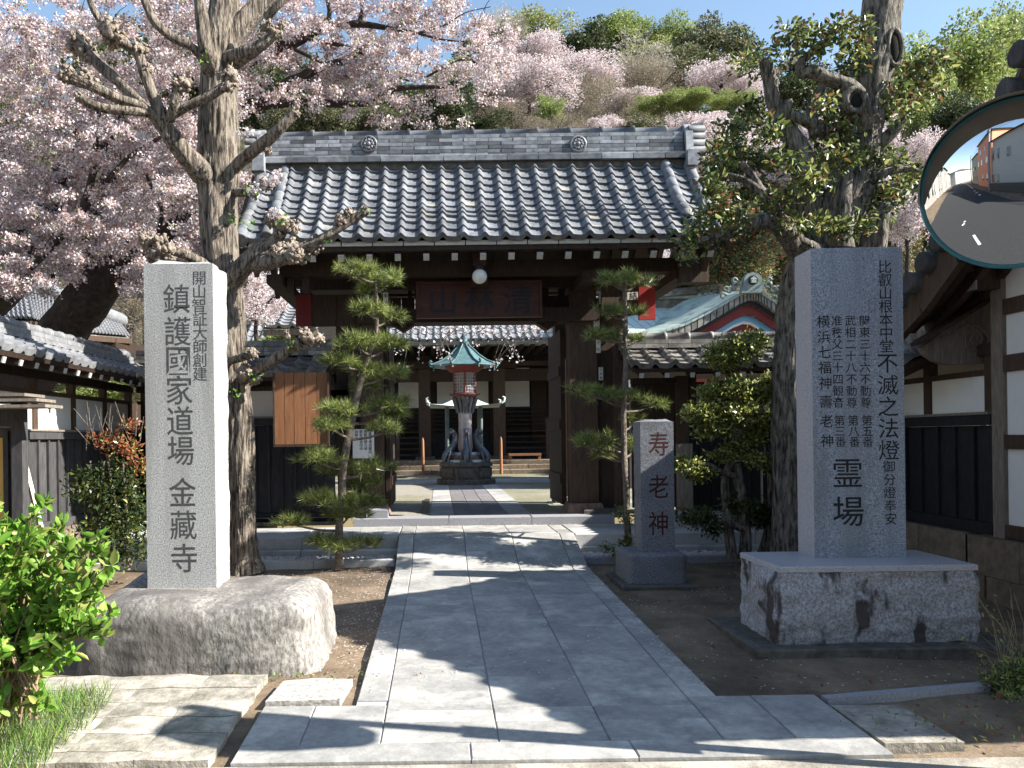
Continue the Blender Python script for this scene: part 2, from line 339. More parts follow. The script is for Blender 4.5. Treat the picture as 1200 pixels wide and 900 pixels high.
def prof_pt(prof, t):
    Ls = [0]
    for i in range(len(prof)-1): Ls.append(Ls[-1]+math.dist(prof[i], prof[i+1]))
    s = t*Ls[-1]
    for i in range(len(prof)-1):
        if s <= Ls[i+1]+1e-9:
            q = (s-Ls[i])/(Ls[i+1]-Ls[i]); return [prof[i][j]+(prof[i+1][j]-prof[i][j])*q for j in (0, 1)], Ls[-1]
    return list(prof[-1]), Ls[-1]
def tiles(parent, o, a, b, prof, c0, c1, ncol, nrow, m, amp=.05, stuff=False, segs=10, name='roof_tile', lift=.03):
    """o origin, a along the eave, b outward; prof (out, z) from ridge to eave"""
    o = Vector(o); a = Vector(a); b = Vector(b); w = (c1-c0)/ncol; _, L = prof_pt(prof, 1); l = L/nrow
    mt = tile_mesh(name, w, l*1.12, amp, m, segs); ml = tile_mesh(name, w, l*1.12, amp, m, segs, lip=True)
    if not stuff: me = mt.mesh(name, m); mel = ml.mesh(name, m)
    J = MB()
    for j in range(nrow):
        p0, _ = prof_pt(prof, j/nrow); p1, _ = prof_pt(prof, (j+1)/nrow)
        d = (b*(p1[0]-p0[0])+Vector((0, 0, p1[1]-p0[1]))).normalized()
        for i in range(ncol):
            jit = (rnd.random()-.5)*.006
            pos = o+a*(c0+i*w)+b*p0[0]+Vector((0, 0, p0[1]+lift+jit))
            M = frame(a, d, pos)
            if stuff:
                src = ml if j == nrow-1 else mt; J.add([M @ Vector(v) for v in src.v], src.f, 0, True)
            else: put(name, mel if j == nrow-1 else me, None, parent, M)
    if stuff:
        ob = J.build(name+'_rows' if False else name, m, parent); ob['kind'] = 'stuff'
def barrels(parent, o, b, prof, n, r, m, name='verge_tile', lift=.05, endcap=True):
    o = Vector(o); b = Vector(b); _, L = prof_pt(prof, 1); l = L/n
    mb = MB(); mb.lathe([(r*.9, -.02), (r*.93, l*.15), (r, l*.98), (r*.82, l), (r*.82, l*.99)], (0, 0, 0), 12)
    me = mb.mesh(name, m)
    mc = MB(); mc.lathe([(r*.9, -.02), (r, l*.9), (r*1.12, l*.92), (r*1.12, l*1.05), (r*.8, l*1.05), (r*.75, l*1.02)], (0, 0, 0), 14); me2 = mc.mesh(name, m)
    for j in range(n):
        p0, _ = prof_pt(prof, j/n); p1, _ = prof_pt(prof, (j+1)/n)
        d = (b*(p1[0]-p0[0])+Vector((0, 0, p1[1]-p0[1]))).normalized()
        q = d.to_track_quat('Z', 'Y').to_matrix().to_4x4()
        q.translation = o+b*p0[0]+Vector((0, 0, p0[1]+lift))
        put(name, me2 if j == n-1 and endcap else me, None, parent, q)
# ================================================================ THE SETTING
def sheet(name, xs, ys, hf, m, kind='structure', sm=True):
    V = [(x, y, hf(x, y)) for y in ys for x in xs]; n = len(xs)
    F = [(j*n+i, j*n+i+1, (j+1)*n+i+1, (j+1)*n+i) for j in range(len(ys)-1) for i in range(n-1)]
    mb = MB(); mb.add(V, F, 0, sm); o = mb.build(name, m); o['kind'] = kind; return o
def hfront(x, y):
    h = .027*max(0, min(y, 9.6)); near = 1 if (-6 < x < 6 and 1 < y < 9.6) else 0
    return h-.012+near*(.03*noise.noise(Vector((x*.9, y*.9, 0)))+.012*noise.noise(Vector((x*4, y*4, 3)))-.01)
def near_pad(x, y): return hfront(x, y)
xs = [-400, -100, -30, -12]+[-6+.15*i for i in range(81)]+[12, 30, 100, 400]
ys = [-400, -100, -30, -10, 0, 2.5]+[3+.12*i for i in range(57)]
sheet('ground', xs, ys, hfront, dirt)
sheet('courtyard_ground', [-400, -100, -30, -8, -4, 0, 4, 8, 30, 100, 400], [9.8, 12, 16, 20, 26, 34, 400], lambda x, y: .545, courtm)
def hillz(x, y):
    t = max(0, y-33); z = .5+.88*min(t, 37)+.1*max(0, t-37)
    return z*(1-.25*min(1, abs(x+8)/120))+1.2*noise.noise(Vector((x*.06, y*.06, 5)))-.6
sheet('hill', [-300, -160]+[-100+6*i for i in range(34)]+[160, 300], [32.5+2.5*i for i in range(26)]+[120, 200, 300], lambda x, y: hillz(x, y) if y > 32.6 else .3, grassgnd)
# street behind the camera
rd = MB(); pts = [(60, 3.0), (-3.6, 3.0), (-48, -16.1), (-50, -21.5), (-2, -2.3), (60, -2.1)]
rd.add([(x, y, .016+(.027*max(0, y))) for x, y in pts], [tuple(range(len(pts)))]); o = rd.build('street_road', asphalt); o['kind'] = 'structure'
def paint(x, y, w, l, ang):
    mb = MB(); M = Matrix.Translation((x, y, .024+.027*max(0, y))) @ Matrix.Rotation(ang, 4, 'Z'); mb.box(-l/2, l/2, -w/2, w/2, 0, .012, M=M); o = mb.build('road_marking', roadpaint); o['kind'] = 'structure'
ra = math.atan2(-.42, -.906)
paint(-.25, 1.95, .10, .75, .35)
for a_, b_ in ((-1.9, 1.55), (-2.15, 1.35), (-2.5, 1.15), (-2.2, 1.05), (-2.8, .8), (-2.55, .7), (-3.1, .5)): paint(a_, b_, .10, .22, ra+.6)
for i in range(5): paint(-7-.9*i, -3.2-.42*i+(.8 if i % 2 else 0), .18, .8, ra+.3*(i % 3))
paint(-20, -9.5, .14, 14, ra)
# concrete gutter and kerb in front of the apron
bx('street_gutter', mat('worn_concrete', (.20, .18, .15), (.36, .33, .28), .9, 8, .4, 40, c3=(.42, .39, .33), s3=2), None, -6, 7, 3.0, 3.455, -.02, .086)['kind'] = 'structure'
# ---- stone path
path = bpy.data.objects.new('stone_path', None); LINK(path); path['kind'] = 'structure'
def slab_piece(x0, x1, y0, y1, hf=lambda y: .027*y, m=slabm, th=.09, name='paving_slab', gap=.0022, par=path, lift=0.0):
    g = gap; j = (rnd.random()-.5)*.003+lift; c = rnd.random()
    z = lambda y: hf(y)+.012+j
    mb = MB(); b = .005
    vs = []
    for dz, e in ((-th, 0), (-b, 0), (0, b)):
        vs += [(x0+g+e, y0+g+e, z(y0)+dz), (x1-g-e, y0+g+e, z(y0)+dz), (x1-g-e, y1-g-e, z(y1)+dz), (x0+g+e, y1-g-e, z(y1)+dz)]
    fs = [(8, 9, 10, 11)]
    for k in (0, 4):
        for q in range(4): fs.append((k+q, k+(q+1) % 4, k+4+(q+1) % 4, k+4+q))
    mb.add(vs, fs); return mb.build(name, m, par)
XS = [-.455, -.29, .255, .765, 1.285, 1.445]
ROWS = [3.9, 4.08, 4.57, 5.07, 5.62, 6.1, 6.62, 7.15, 7.8]
ramp = lambda y: .027*y if y <= 7.8 else .2106+(y-7.8)/.85*(.24)
for i in range(5):
    rows = ROWS if i not in (1,) else [3.9, 4.05, 4.75, 5.25, 5.8, 6.3, 6.85, 7.8]
    if i in (0, 4): rows = [4.2, 4.9, 5.6, 6.3, 7.0, 7.8]
    for a, b in zip(rows, rows[1:]): slab_piece(XS[i], XS[i+1], a, b)
    for a, b in ((7.8, 8.2), (8.2, 8.65)): slab_piece(XS[i], XS[i+1], a, b, ramp, th=.3)
for x0, x1, y0, y1 in ((-.452, 1.442, 3.9, 7.8), (-.92, 1.95, 3.47, 4.12)):
    mb = MB(); mb.add([(x0, y0, .027*y0+.002), (x1, y0, .027*y0+.002), (x1, y1, .027*y1+.002), (x0, y1, .027*y1+.002)], [(0, 1, 2, 3)]); mb.build('joint_mortar', kerbm, path)
# apron
for a, b in ((3.65, 3.9),): 
    for i in range(1, 4): slab_piece(XS[i], XS[i+1], a, b)
AX = [-.93, -.66, -.29]
for a, b in ((3.62, 4.13),): 
    slab_piece(AX[0], AX[1], a, b); slab_piece(AX[1], AX[2]-.0, a, b)
slab_piece(1.285, 1.62, 3.65, 4.2); slab_piece(1.62, 1.96, 3.65, 4.2)
for a, b in zip([-.93, .12, .85, 1.96], [.12, .85, 1.96]): slab_piece(a, b, 3.46, 3.645)
# raised platform either side of the path, in front of the gate
plat = bpy.data.objects.new('gate_platform', None); LINK(plat); plat['kind'] = 'structure'
for x0, x1 in ((-3.7, -2.6), (-2.6, -1.5), (-1.5, -.462), (1.452, 2.4), (2.4, 3.4), (3.4, 4.4)):
    MB().box(x0+.003, x1-.003, 8.6, 9.58, .325, .45, bev=.008).build('coping_stone', kerbm, plat)
    MB().box(x0+.003, x1-.003, 8.50, 8.72, .10, .322, bev=.006).build('face_stone', kerbm, plat)
for a, b in ((8.65, 9.1), (9.1, 9.58)):
    for i in range(5): slab_piece(XS[i], XS[i+1], a, b, lambda y: .437, par=plat)
bx('platform_fill', stone_dark, plat, -3.7, 4.4, 8.74, 9.9, .05, .32)
# low kerb and white gravel strip at the foot of the platform
for x0, x1 in ((-3.6, -2.3), (-2.3, -1.3), (-1.3, -.47), (1.46, 2.5), (2.5, 3.7)):
    MB().box(x0+.003, x1-.003, 8.1, 8.19, .12, .275, bev=.006).build('kerb_stone', kerbm if x0 < 0 else granite_dark, plat)
def stones(name, x0, x1, y0, y1, z, n, r, mats, prob):
    nb = MB(); nb.ball((0, 0, 0), 1, n=5, lump=.4, sq=(1, 1, .6)); T = np.array(nb.v); Fq = np.array(nb.f)
    C = np.column_stack([rng.uniform(x0, x1, n), rng.uniform(y0, y1, n), rng.uniform(z, z+.02, n)]); s = r*(.6+.8*rng.random((n, 1, 1)))
    a = rng.random(n)*6.28; ca, sa = np.cos(a), np.sin(a); Rm = np.zeros((n, 3, 3)); Rm[:, 0, 0] = ca; Rm[:, 0, 1] = -sa; Rm[:, 1, 0] = sa; Rm[:, 1, 1] = ca; Rm[:, 2, 2] = 1
    V = np.einsum('nij,kj->nki', Rm, T)*s+C[:, None, :]; F = (Fq[None]+(np.arange(n)*len(T))[:, None, None]).reshape(-1, 4)
    mi = np.repeat(rng.choice(len(mats), size=n, p=prob), len(Fq)); me = np_mesh(name, V.reshape(-1, 3), F, mats, mi)
    return put(name, me)
gw = mat('white_gravel', (.35, .34, .33), (.62, .6, .58), .8, 30, rand=.1); gp = mat('pinkish_gravel', (.4, .32, .31), (.55, .47, .45), .8, 30)
for (a, b) in ((-3.4, -.5), (1.5, 3.7)):
    o = stones('gravel', a, b, 8.2, 8.48, .245, 900, .022, [gw, gp], [.75, .25]); o['kind'] = 'stuff'; o['label'] = 'white gravel lying at the foot of the gate platform'
# fallen petals
def petals(n, x0, x1, y0, y1, zf, keep, s=.011):
    pts = []
    while len(pts) < n:
        x, y = rnd.uniform(x0, x1), rnd.uniform(y0, y1)
        if keep(x, y): pts.append((x, y, zf(x, y)))
    return pts
onp = lambda x, y: -.455 < x < 1.445
pp = petals(900, -1.7, -.46, 4.9, 8.1, lambda x, y: hfront(x, y)+.012, lambda x, y: rnd.random() < .25+.75*(x > -.75))
pp += petals(1500, -4, 4.3, 3.6, 8.1, lambda x, y: hfront(x, y)+.012, lambda x, y: (not onp(x, y)) and y > 4.3 and not (-2.7 < x < -.9 and y < 5.9) and noise.noise(Vector((x*1.3, y*1.3, 8))) > -.1)
pp += petals(500, -.45, 1.44, 4.3, 7.7, lambda x, y: .027*y+.018, lambda x, y: rnd.random() < .12+.9*(x < -.36 or x > 1.36))
pp += petals(500, -.9, 2.0, 9.35, 9.58, lambda x, y: .457, lambda x, y: True)
pp += petals(2500, -4, 5, 9.9, 13.5, lambda x, y: .55, lambda x, y: not (-.1 < x < 1.3))
me = leaf_mesh('fallen_petals', np.array(pp), .016, [bl_w, bl_p], [.6, .4], asp=.9)
vv = np.empty(len(me.vertices)*3); me.vertices.foreach_get('co', vv); vv = vv.reshape(-1, 4, 3); vv[:, :, 2] = vv[:, :1, 2]+(vv[:, :, 2]-vv[:, :1, 2])*.12+.004
me.vertices.foreach_set('co', vv.ravel()); o = put('fallen_petals', me); o['kind'] = 'stuff'; o['label'] = 'pale cherry petals scattered over earth and paving'
dead = []
for _ in range(350):
    x, y = rnd.uniform(-3.5, 4.2), rnd.uniform(3.6, 8.0)
    if not onp(x, y): dead.append((x, y, hfront(x, y)+.012))
o = put('leaf_litter', leaf_mesh('leaf_litter', np.array(dead), .035, [lf_red, lf_old, bark_p], [.3, .3, .4], asp=.5)); o['kind'] = 'stuff'; o['label'] = 'dry leaves and twigs on the bare earth'
# ---- courtyard path beyond the gate
cp = bpy.data.objects.new('courtyard_path', None); LINK(cp); cp['kind'] = 'structure'
ch = lambda y: .54
def xw(px, Y): return (px-515)/933*Y
cx0, cx1, cx2, cx3 = -.13, .17, .84, 1.14
yy = [9.9+.62*i for i in range(11)]
for a, b in zip(yy, yy[1:]):
    slab_piece(cx0, cx1, a, b, ch, par=cp); slab_piece(cx2, cx3, a, b, ch, par=cp)
    for k in range(3): slab_piece(cx1+k*.2233, cx1+(k+1)*.2233, a, b, ch, slab_dark, par=cp, name='paver')
for k in range(10): slab_piece(-4+k*1.0, -3+k*1.0, 16.9, 18.6, ch, par=cp)
for k in range(4): slab_piece(1.6+k*.9, 2.5+k*.9, 11.3, 11.9, ch, par=cp)
for x in (-1.05, -.2, ): MB().box(x-.04, x+.04, 10.2, 12.4, .5, .575).build('edging_stone', stone_step, cp)
# ---- old flagstones left, flat stone, right slab and kerb
fl = bpy.data.objects.new('flagstone_pavement', None); LINK(fl); fl['kind'] = 'structure'
FX = [-2.9, -2.36, -2.02, -1.69, -1.35, -1.02]; FY = [3.46, 3.57, 3.77, 3.98, 4.2, 4.4, 4.62]
for i in range(5):
    for a, b in zip(FY, FY[1:]):
        mb = MB(); n = 6; hh = .022+.006*rnd.random(); e = .002
        V = []; 
        for q in range(n+1):
            for p in range(n+1):
                x = FX[i]+e+(FX[i+1]-FX[i]-2*e)*p/n; y = a+e+(b-a-2*e)*q/n
                ed = min(p, q, n-p, n-q) == 0
                if ed and i == 4 and p == n: x += .02*noise.noise(Vector((0, y*9, 2)))
                V.append((x, y, .027*y+hh+.014*noise.noise(Vector((x*5, y*7, 1)))-(.005 if ed else 0)))
        F = [(q*(n+1)+p, q*(n+1)+p+1, (q+1)*(n+1)+p+1, (q+1)*(n+1)+p) for q in range(n) for p in range(n)]
        mb.add(V, F, 0, True)
        bd = [k for k in range(n+1)]+[(k+1)*(n+1)+n for k in range(n)]+[n*(n+1)+k for k in range(n-1, -1, -1)]+[k*(n+1) for k in range(n-1, 0, -1)]
        lo = [(V[k][0], V[k][1], V[k][2]-.12) for k in bd]; up = [V[k] for k in bd]; m_ = len(bd)
        mb.add(up+lo, [(k, m_+k, m_+(k+1) % m_, (k+1) % m_) for k in range(m_)]); mb.build('flagstone', slab_old, fl)
mb = MB(); mb.add([(-2.9, 3.47, .027*3.47+.012), (-1.03, 3.47, .027*3.47+.012), (-1.03, 4.61, .027*4.61+.012), (-2.9, 4.61, .027*4.61+.012)], [(0, 1, 2, 3)]); mb.build('joint_mortar', slab_old, fl)
def irregular(name, poly, z0, z1, m, parent=None):
    mb = MB(); mb.prism(poly, 'z', z0, z1); return mb.build(name, m, parent)
o = irregular('stepping_stone', [(-.925, 4.15), (-.54, 4.17), (-.51, 4.52), (-.72, 4.55), (-.9, 4.5)], 05e-2, .142, mat('rough_flat_stone', (.24, .23, .21), (.58, .56, .52), .9, 40, .8, 30, contrast=(.35, .65), bdist=.01)); props(o, 'flat rough grey stone beside the left edge of the paved path', 'stone')
o = irregular('path_slab', [(1.975, 3.56), (2.33, 3.56), (2.33, 4.06), (1.98, 4.07)], .02, .112, slab_old); o['kind'] = 'structure'
o = MB().beam((1.99, 4.15, .098), (2.95, 4.32, .105), .06, .06).build('drain_kerb', granite_dark); o['kind'] = 'structure'
# ================================================================ STONE MONUMENTS
def roughbox(x0, x1, y0, y1, z0, z1, n=26, amp=.05, round_=.08, rough_top=True, batter=.0, seed=0, ztop=None, hf=1.0):
    """subdivided block with rough faces"""
    mb = MB(); idx = {}; V = []
    def vert(i, j, k):
        key = (i, j, k)
        if key in idx: return idx[key]
        u, v, w = i/n, j/n, k/n
        x = x0+(x1-x0)*u; y = y0+(y1-y0)*v; z = z0+(z1-z0)*w
        cxm, cym = (x0+x1)/2, (y0+y1)/2
        bt = batter*(1-w)
        x += (1 if u > .5 else -1)*bt*(abs(u-.5)*2); y += (1 if v > .5 else -1)*bt*(abs(v-.5)*2)
        # rounding
        hx, hy, hz = (x1-x0)/2, (y1-y0)/2, (z1-z0)/2; p = Vector((x-cxm, y-cym, z-(z0+z1)/2))
        q = Vector((max(abs(p.x)-(hx-round_), 0), max(abs(p.y)-(hy-round_), 0), max(p.z-(hz-round_), 0)))
        if q.length > round_ and round_ > 0:
            q2 = q*(round_/q.length); d = q-q2; p.x -= math.copysign(d.x, p.x); p.y -= math.copysign(d.y, p.y); p.z -= d.z
        s = Vector((p.x*2.2+seed, p.y*2.2, p.z*2.2)); s2 = s*3.1; s3 = s*9
        dn = noise.noise(s)*.6+(.5-abs(noise.noise(s2)))*.45*hf+noise.noise(s3)*.16*hf
        topf = w > .999
        k_ = amp if not (topf and not rough_top) else 0
        nrm = Vector((p.x/hx, p.y/hy, (p.z/hz if rough_top else 0))); nrm = Vector((nrm.x**5, nrm.y**5, nrm.z**5))
        if nrm.length > 1e-4: nrm.normalize()
        if not rough_top and w > .9: k_ *= (1-w)*10
        p += nrm*dn*k_
        V.append((p.x+cxm, p.y+cym, p.z+(z0+z1)/2)); idx[key] = len(V)-1; return idx[key]
    F = []
    for a in range(n):
        for b in range(n):
            F.append((vert(a, 0, b), vert(a+1, 0, b), vert(a+1, 0, b+1), vert(a, 0, b+1)))
            F.append((vert(a, n, b), vert(a, n, b+1), vert(a+1, n, b+1), vert(a+1, n, b)))
            F.append((vert(0, a, b), vert(0, a, b+1), vert(0, a+1, b+1), vert(0, a+1, b)))
            F.append((vert(n, a, b), vert(n, a+1, b), vert(n, a+1, b+1), vert(n, a, b+1)))
            F.append((vert(a, b, n), vert(a+1, b, n), vert(a+1, b+1, n), vert(a, b+1, n)))
    mb.add(V, F, 0, True); return mb
# left pillar: front plane Y=5.2
lx0, lx1 = P(173, 687, 5.2).x, P(254, 687, 5.2).x; lz0 = P(213, 687, 5.2).z; lz1 = P(213, 309, 5.2).z
t = thing('stone_monument', 'tall pale granite pillar with one large column of carved characters on a rounded boulder', 'monument', ((lx0+lx1)/2, 5.2, lz0))
mb = MB(); n = 14
def pil(mb, x0, x1, y0, y1, z0, z1, top_rough):
    V = []; F = []; nz = 40; ny = 8
    for i in range(nz+1):
        z = z0+(z1-z0)*i/nz
        for j in range(ny+1):
            y = y0+(y1-y0)*j/ny; e = 0 if j == 0 else 1
            V.append((x1+e*(.012*noise.noise(Vector((y*9, z*6, 1)))+.01*noise.noise(Vector((y*25, z*18, 4)))), y, z))
    for i in range(nz):
        for j in range(ny): a = i*(ny+1)+j; F.append((a, a+1, a+ny+2, a+ny+1))
    mb.add(V, F, 1, True)
    V = [(2*((x0+x1)/2)-v[0], v[1], v[2]) for v in V]; mb.add(V, [tuple(reversed(f)) for f in F], 1, True)
    mb.add([(x0, y0, z0), (x1, y0, z0), (x1, y0, z1), (x0, y0, z1)], [(0, 1, 2, 3)], 0)
    mb.add([(x0, y1, z0), (x1, y1, z0), (x1, y1, z1), (x0, y1, z1)], [(3, 2, 1, 0)], 1)
    V = []; m1 = 12
    for j in range(ny+1):
        for i in range(m1+1):
            x = x0+(x1-x0)*i/m1; y = y0+(y1-y0)*j/ny; ed = min(i, m1-i)/m1*2
            h = top_rough*(min(1, ed*3)*min(1, j/2)*(1+.7*noise.noise(Vector((x*9, y*9, 3)))))
            V.append((x, y, z1+h))
    mb.add(V, [(j*(m1+1)+i, j*(m1+1)+i+1, (j+1)*(m1+1)+i+1, (j+1)*(m1+1)+i) for j in range(ny) for i in range(m1)], 1, True)
pil(mb, lx0, lx1, 5.2, 5.53, lz0-.03, lz1, .035); mb.build('pillar', [granite, granite_side], t)
def rows_px(text, ys): return list(zip(text, ys))
mb = MB(); k = FOC/5.2; M = faceM((0, 5.2-.0005, 0))
def chars_px(lst, Y, szpx):  # (char, px, py[, scale])
    out = []
    for e in lst:
        p = P(e[1], e[2], Y); out.append((e[0], p.x, p.z, e[3] if len(e) > 3 else 1.0))
    return out
main = [('鎮', 207, 351), ('護', 208, 389), ('國', 209, 423), ('家', 210, 458), ('道', 211, 494), ('場', 212, 529), ('金', 214, 578), ('藏', 215, 616), ('寺', 216, 655)]
write(mb, chars_px(main, 5.2, 0), M, 32/k, bold=.016, sx=.9)
mb.build('inscription', incise, t); mb = MB()
main2 = [(c, 233.5-(.0 if i < 3 else -1), 326+i*16.1) for i, c in enumerate('開山智証大師創建')]
write(mb, chars_px(main2, 5.2, 0), M, 15.5/k, bold=.010); mb.build('inscription', incise, t)
# boulder
b0 = P(66, 790, 4.72).x; b1 = P(352, 790, 4.72).x
mb = roughbox(-2.22, -.80, 4.72, 5.78, .02, lz0-.01, n=44, amp=.085, round_=.14, batter=.07, seed=3, hf=.35)
V = []
for x, y, z in mb.v:
    w_ = (z-.02)/(lz0-.03); ins = (abs(x+1.62) < .42 and 5.1 < y < 5.6)
    if ins and w_ > .7: z = lz0-.012
    elif w_ > .55: z += .02*noise.noise(Vector((x*2, y*2, 9)))
    if x > -1.0: z -= .05*(x+1.0)*w_
    V.append((x+.10*(1-w_)*(x > -1.2)*((x+1.2)*2), y, z))
mb.v = V; mb.build('boulder_base', rock, t)
# right monument
Yb = 5.04
t = thing('stone_monument', 'broad blue-grey granite pillar with many carved columns on a rough square block, shaded', 'monument', (2.76, 5.3, .14))
rz = .66
mb = roughbox(2.135, 3.40, 5.04, 5.70, .13, rz-.035, n=44, amp=.07, round_=.012, rough_top=False, seed=11)
V = []
for x, y, z in mb.v:
    w_ = (z-.13)/.5
    if w_ < .4 and y < 5.15: z += .055*(.3+noise.noise(Vector((x*3.5, 0, 1))))*(1-w_/.4); y += .05*(1-w_/.4)*(.5+abs(noise.noise(Vector((x*4, 3, 1)))))
    V.append((x, y, z))
mb.v = V; mb.build('base_block', rock2, t)
MB().box(2.14, 3.395, 5.035, 5.70, rz-.037, rz, bev=.006).build('base_top', granite_pol, t)
MB().box(1.95, 3.65, 4.93, 5.85, .08, .165, bev=.01).build('footing', stone_dark, t)
rx0, rx1 = P(956, 660, 5.37).x, P(1062, 660, 5.37).x; rt = P(1005, 290, 5.37).z
mb = MB(); mb.box(rx0, rx1, 5.37, 5.63, rz, rt, bev=.006); mb.m[2+3] = mb.m[2+4+3] = 1  # polished granite left side, made paler to carry its brighter light
# shear so that the left side shows as in the photograph: the pillar is turned slightly
c0 = Vector(((rx0+rx1)/2, 5.5, 0)); Rz = Matrix.Translation(c0) @ Matrix.Rotation(R(-1.5), 4, 'Z') @ Matrix.Translation(-c0)
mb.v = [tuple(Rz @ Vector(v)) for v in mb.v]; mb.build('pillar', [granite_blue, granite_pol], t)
k = FOC/5.37; M = Rz @ faceM((0, 5.37-.0005, 0))
def col_px(text, x0, y0, x1, y1, gaps=None):
    n_ = len(text); out = []
    for i, c in enumerate(text):
        q = i/(n_-1) if n_ > 1 else 0; out.append((c, x0+(x1-x0)*q, y0+(y1-y0)*q))
    return out
def insc(lst, sz, bold=.014, m=incise2, Mx=None, Y=5.37, kk=None):
    mb = MB(); write(mb, chars_px(lst, Y, 0), Mx or M, sz/(kk or k), bold=bold); mb.build('inscription', m, t)
insc(col_px('比叡山根本中堂', 1037, 313, 1039, 406), 14.5)
insc(col_px('不滅之法燈', 1040, 426, 1042, 528), 22, .02)
insc(col_px('御分燈奉安', 1042, 547, 1044, 608), 13)
insc(col_px('関東三十六不動尊', 1013.5, 376, 1015, 472)+col_px('第五番', 1016.5, 493, 1017.5, 518), 11.6)
insc(col_px('武相二十八不動尊', 997, 376, 999, 472)+col_px('第八番', 1000.5, 493, 1002, 518), 11.6)
insc(col_px('准秩父三十四観音', 981.5, 376, 983.5, 472)+col_px('第三番', 984.5, 493, 986, 518), 11.6)
insc(col_px('横浜七福神', 966, 377, 968.5, 449)+col_px('壽老神', 969, 471, 970.5, 517), 14)
insc([('霊', 994, 555), ('場', 995, 600)], 33, .02)
# small marker stone
t = thing('marker_stone', 'small slim grey marker stone with three dark red characters, beside the path', 'marker', (1.95, 7.1, .2))
ty = 7.08; mx0, mx1 = P(752, 640, ty).x, P(791, 640, ty).x; mz0 = P(771, 647, ty).z; mz1 = P(771, 494, ty).z
mb = MB(); pil(mb, mx0, mx1, ty, ty+.25, mz0-.005, mz1, .018); mb.build('pillar', [granite_marker, granite_marker], t)
q0, q1 = P(737, 684, 6.95).x, P(805, 684, 6.95).x
mb = roughbox(q0, q1, 6.95, 7.5, P(770, 684, 6.95).z, mz0, n=10, amp=.006, round_=.015, seed=5); mb.build('base_block', granite_marker, t)
MB().box(q0-.07, q1+.07, 6.86, 7.6, .1, P(770, 684, 6.95).z-.002, bev=.01).build('footing', stone_dark, t)
mb = MB(); write(mb, chars_px([('寿', 772, 521), ('老', 772, 571), ('神', 772, 614)], ty, 0), faceM((0, ty-.0008, 0)), 26/(FOC/ty), bold=.0, sx=.84); mb.build('inscription', red_text, t)
# ================================================================ THE GATE
GC = (P(332, 187, 10.15).x+P(780, 187, 10.15).x)/2      # centre
gate = thing('temple_gate', 'roofed timber temple gate with grey pantile roof and dark red plaque over the passage', 'gate', (GC, 10, .45))
gz = lambda py, Y, px=560: P(px, py, Y).z
RY = 10.15; EY = 8.85
zr = gz(187, RY); ze = gz(281, EY)
prof = [(0, zr), (.35, zr-.44), (.75, zr-.88), (1.05, ze+.26), (1.30, ze)]
HW = 2.66
# deck below the tiles, front and back
def deck(prof, sgn, x0, x1, th, m, parent, oy=RY, dz=-.03):
    mb = MB(); n = len(prof); V = []
    for x in (x0, x1):
        V += [(x, oy-sgn*p[0], p[1]+dz) for p in prof]+[(x, oy-sgn*p[0], p[1]+dz-th) for p in reversed(prof)]
    k = 2*n; F = [tuple(range(k)), tuple(range(2*k-1, k-1, -1))]+[(i, (i+1) % k, k+(i+1) % k, k+i) for i in range(k)]
    mb.add(V, F); return mb.build('roof_deck', m, parent)
prof2 = [(p[0]-.0, p[1]) for p in prof]; prof2[-1] = (1.22, ze+.06)
deck(prof2, 1, GC-HW+.03, GC+HW-.03, .05, darkwood, gate); deck(prof2, -1, GC-HW+.03, GC+HW-.03, .05, darkwood, gate)
# front slope: 20 x 13 pantiles, each a part
tiles(gate, (GC, RY, 0), (1, 0, 0), (0, -1, 0), prof, -2.33, 2.33, 20, 12, tile, amp=.052)
tiles(gate, (GC, RY, 0), (1, 0, 0), (0, 1, 0), prof, -2.66, 2.66, 20, 12, tile, amp=.052, stuff=True, segs=5)
for s in (-1, 1):
    tiles(gate, (GC, RY, 0), (1, 0, 0), (0, -1, 0), prof, s*2.53-.13, s*2.53+.13, 1, 12, tile, amp=.03, name='verge_roof_tile')
    barrels(gate, (GC+s*2.38, RY, 0), (0, -1, 0), prof, 9, .075, tile, lift=.055)
    pr = [(p[0], p[1]-.01) for p in prof]; barrels(gate, (GC+s*2.67, RY-.02, 0), (0, -1, 0), pr, 9, .075, tile, lift=.04)
    # lower outer verge slope (the roof folds down past the outer roll)
    mb = MB(); 
    for a, b in zip(prof, prof[1:]): mb.beam((GC+s*2.78, RY-a[0], a[1]-.12), (GC+s*2.78, RY-b[0]*1.0, b[1]-.12), .06, .16)
    for a, b in zip(prof, prof[1:]): mb.beam((GC+s*2.78, RY+a[0], a[1]-.12), (GC+s*2.78, RY+b[0]*1.0, b[1]-.12), .06, .16)
    mb.build('barge_board', brown, gate)
# eave strip of cream plaster boards
for i in range(15):
    x0 = GC-2.6+i*5.2/15
    MB().box(x0+.006, x0+5.2/15-.006, EY+.03, EY+.07, ze-.045, ze+.004).build('eave_board', cream, gate)
MB().box(GC-2.7, GC+2.7, EY+.05, EY+.13, ze-.10, ze-.047).build('eave_beam', darkwood, gate)
# rafters with white painted ends
for i in range(16):
    x = P(367, 300, 8.95).x+(i-1)*.318
    if x > GC+2.6: break
    r = MB().beam((x, 8.92, ze-.17), (x, 10.15, zr-.25), .065, .075).build('rafter', darkwood, gate)
    MB().beam((x, 8.905, ze-.178), (x, 8.918, ze-.165), .067, .078).build('end_cap', whiteend, r)
    MB().beam((x, 11.38, ze-.17), (x, 10.16, zr-.25), .065, .075).build('rafter', darkwood, gate)
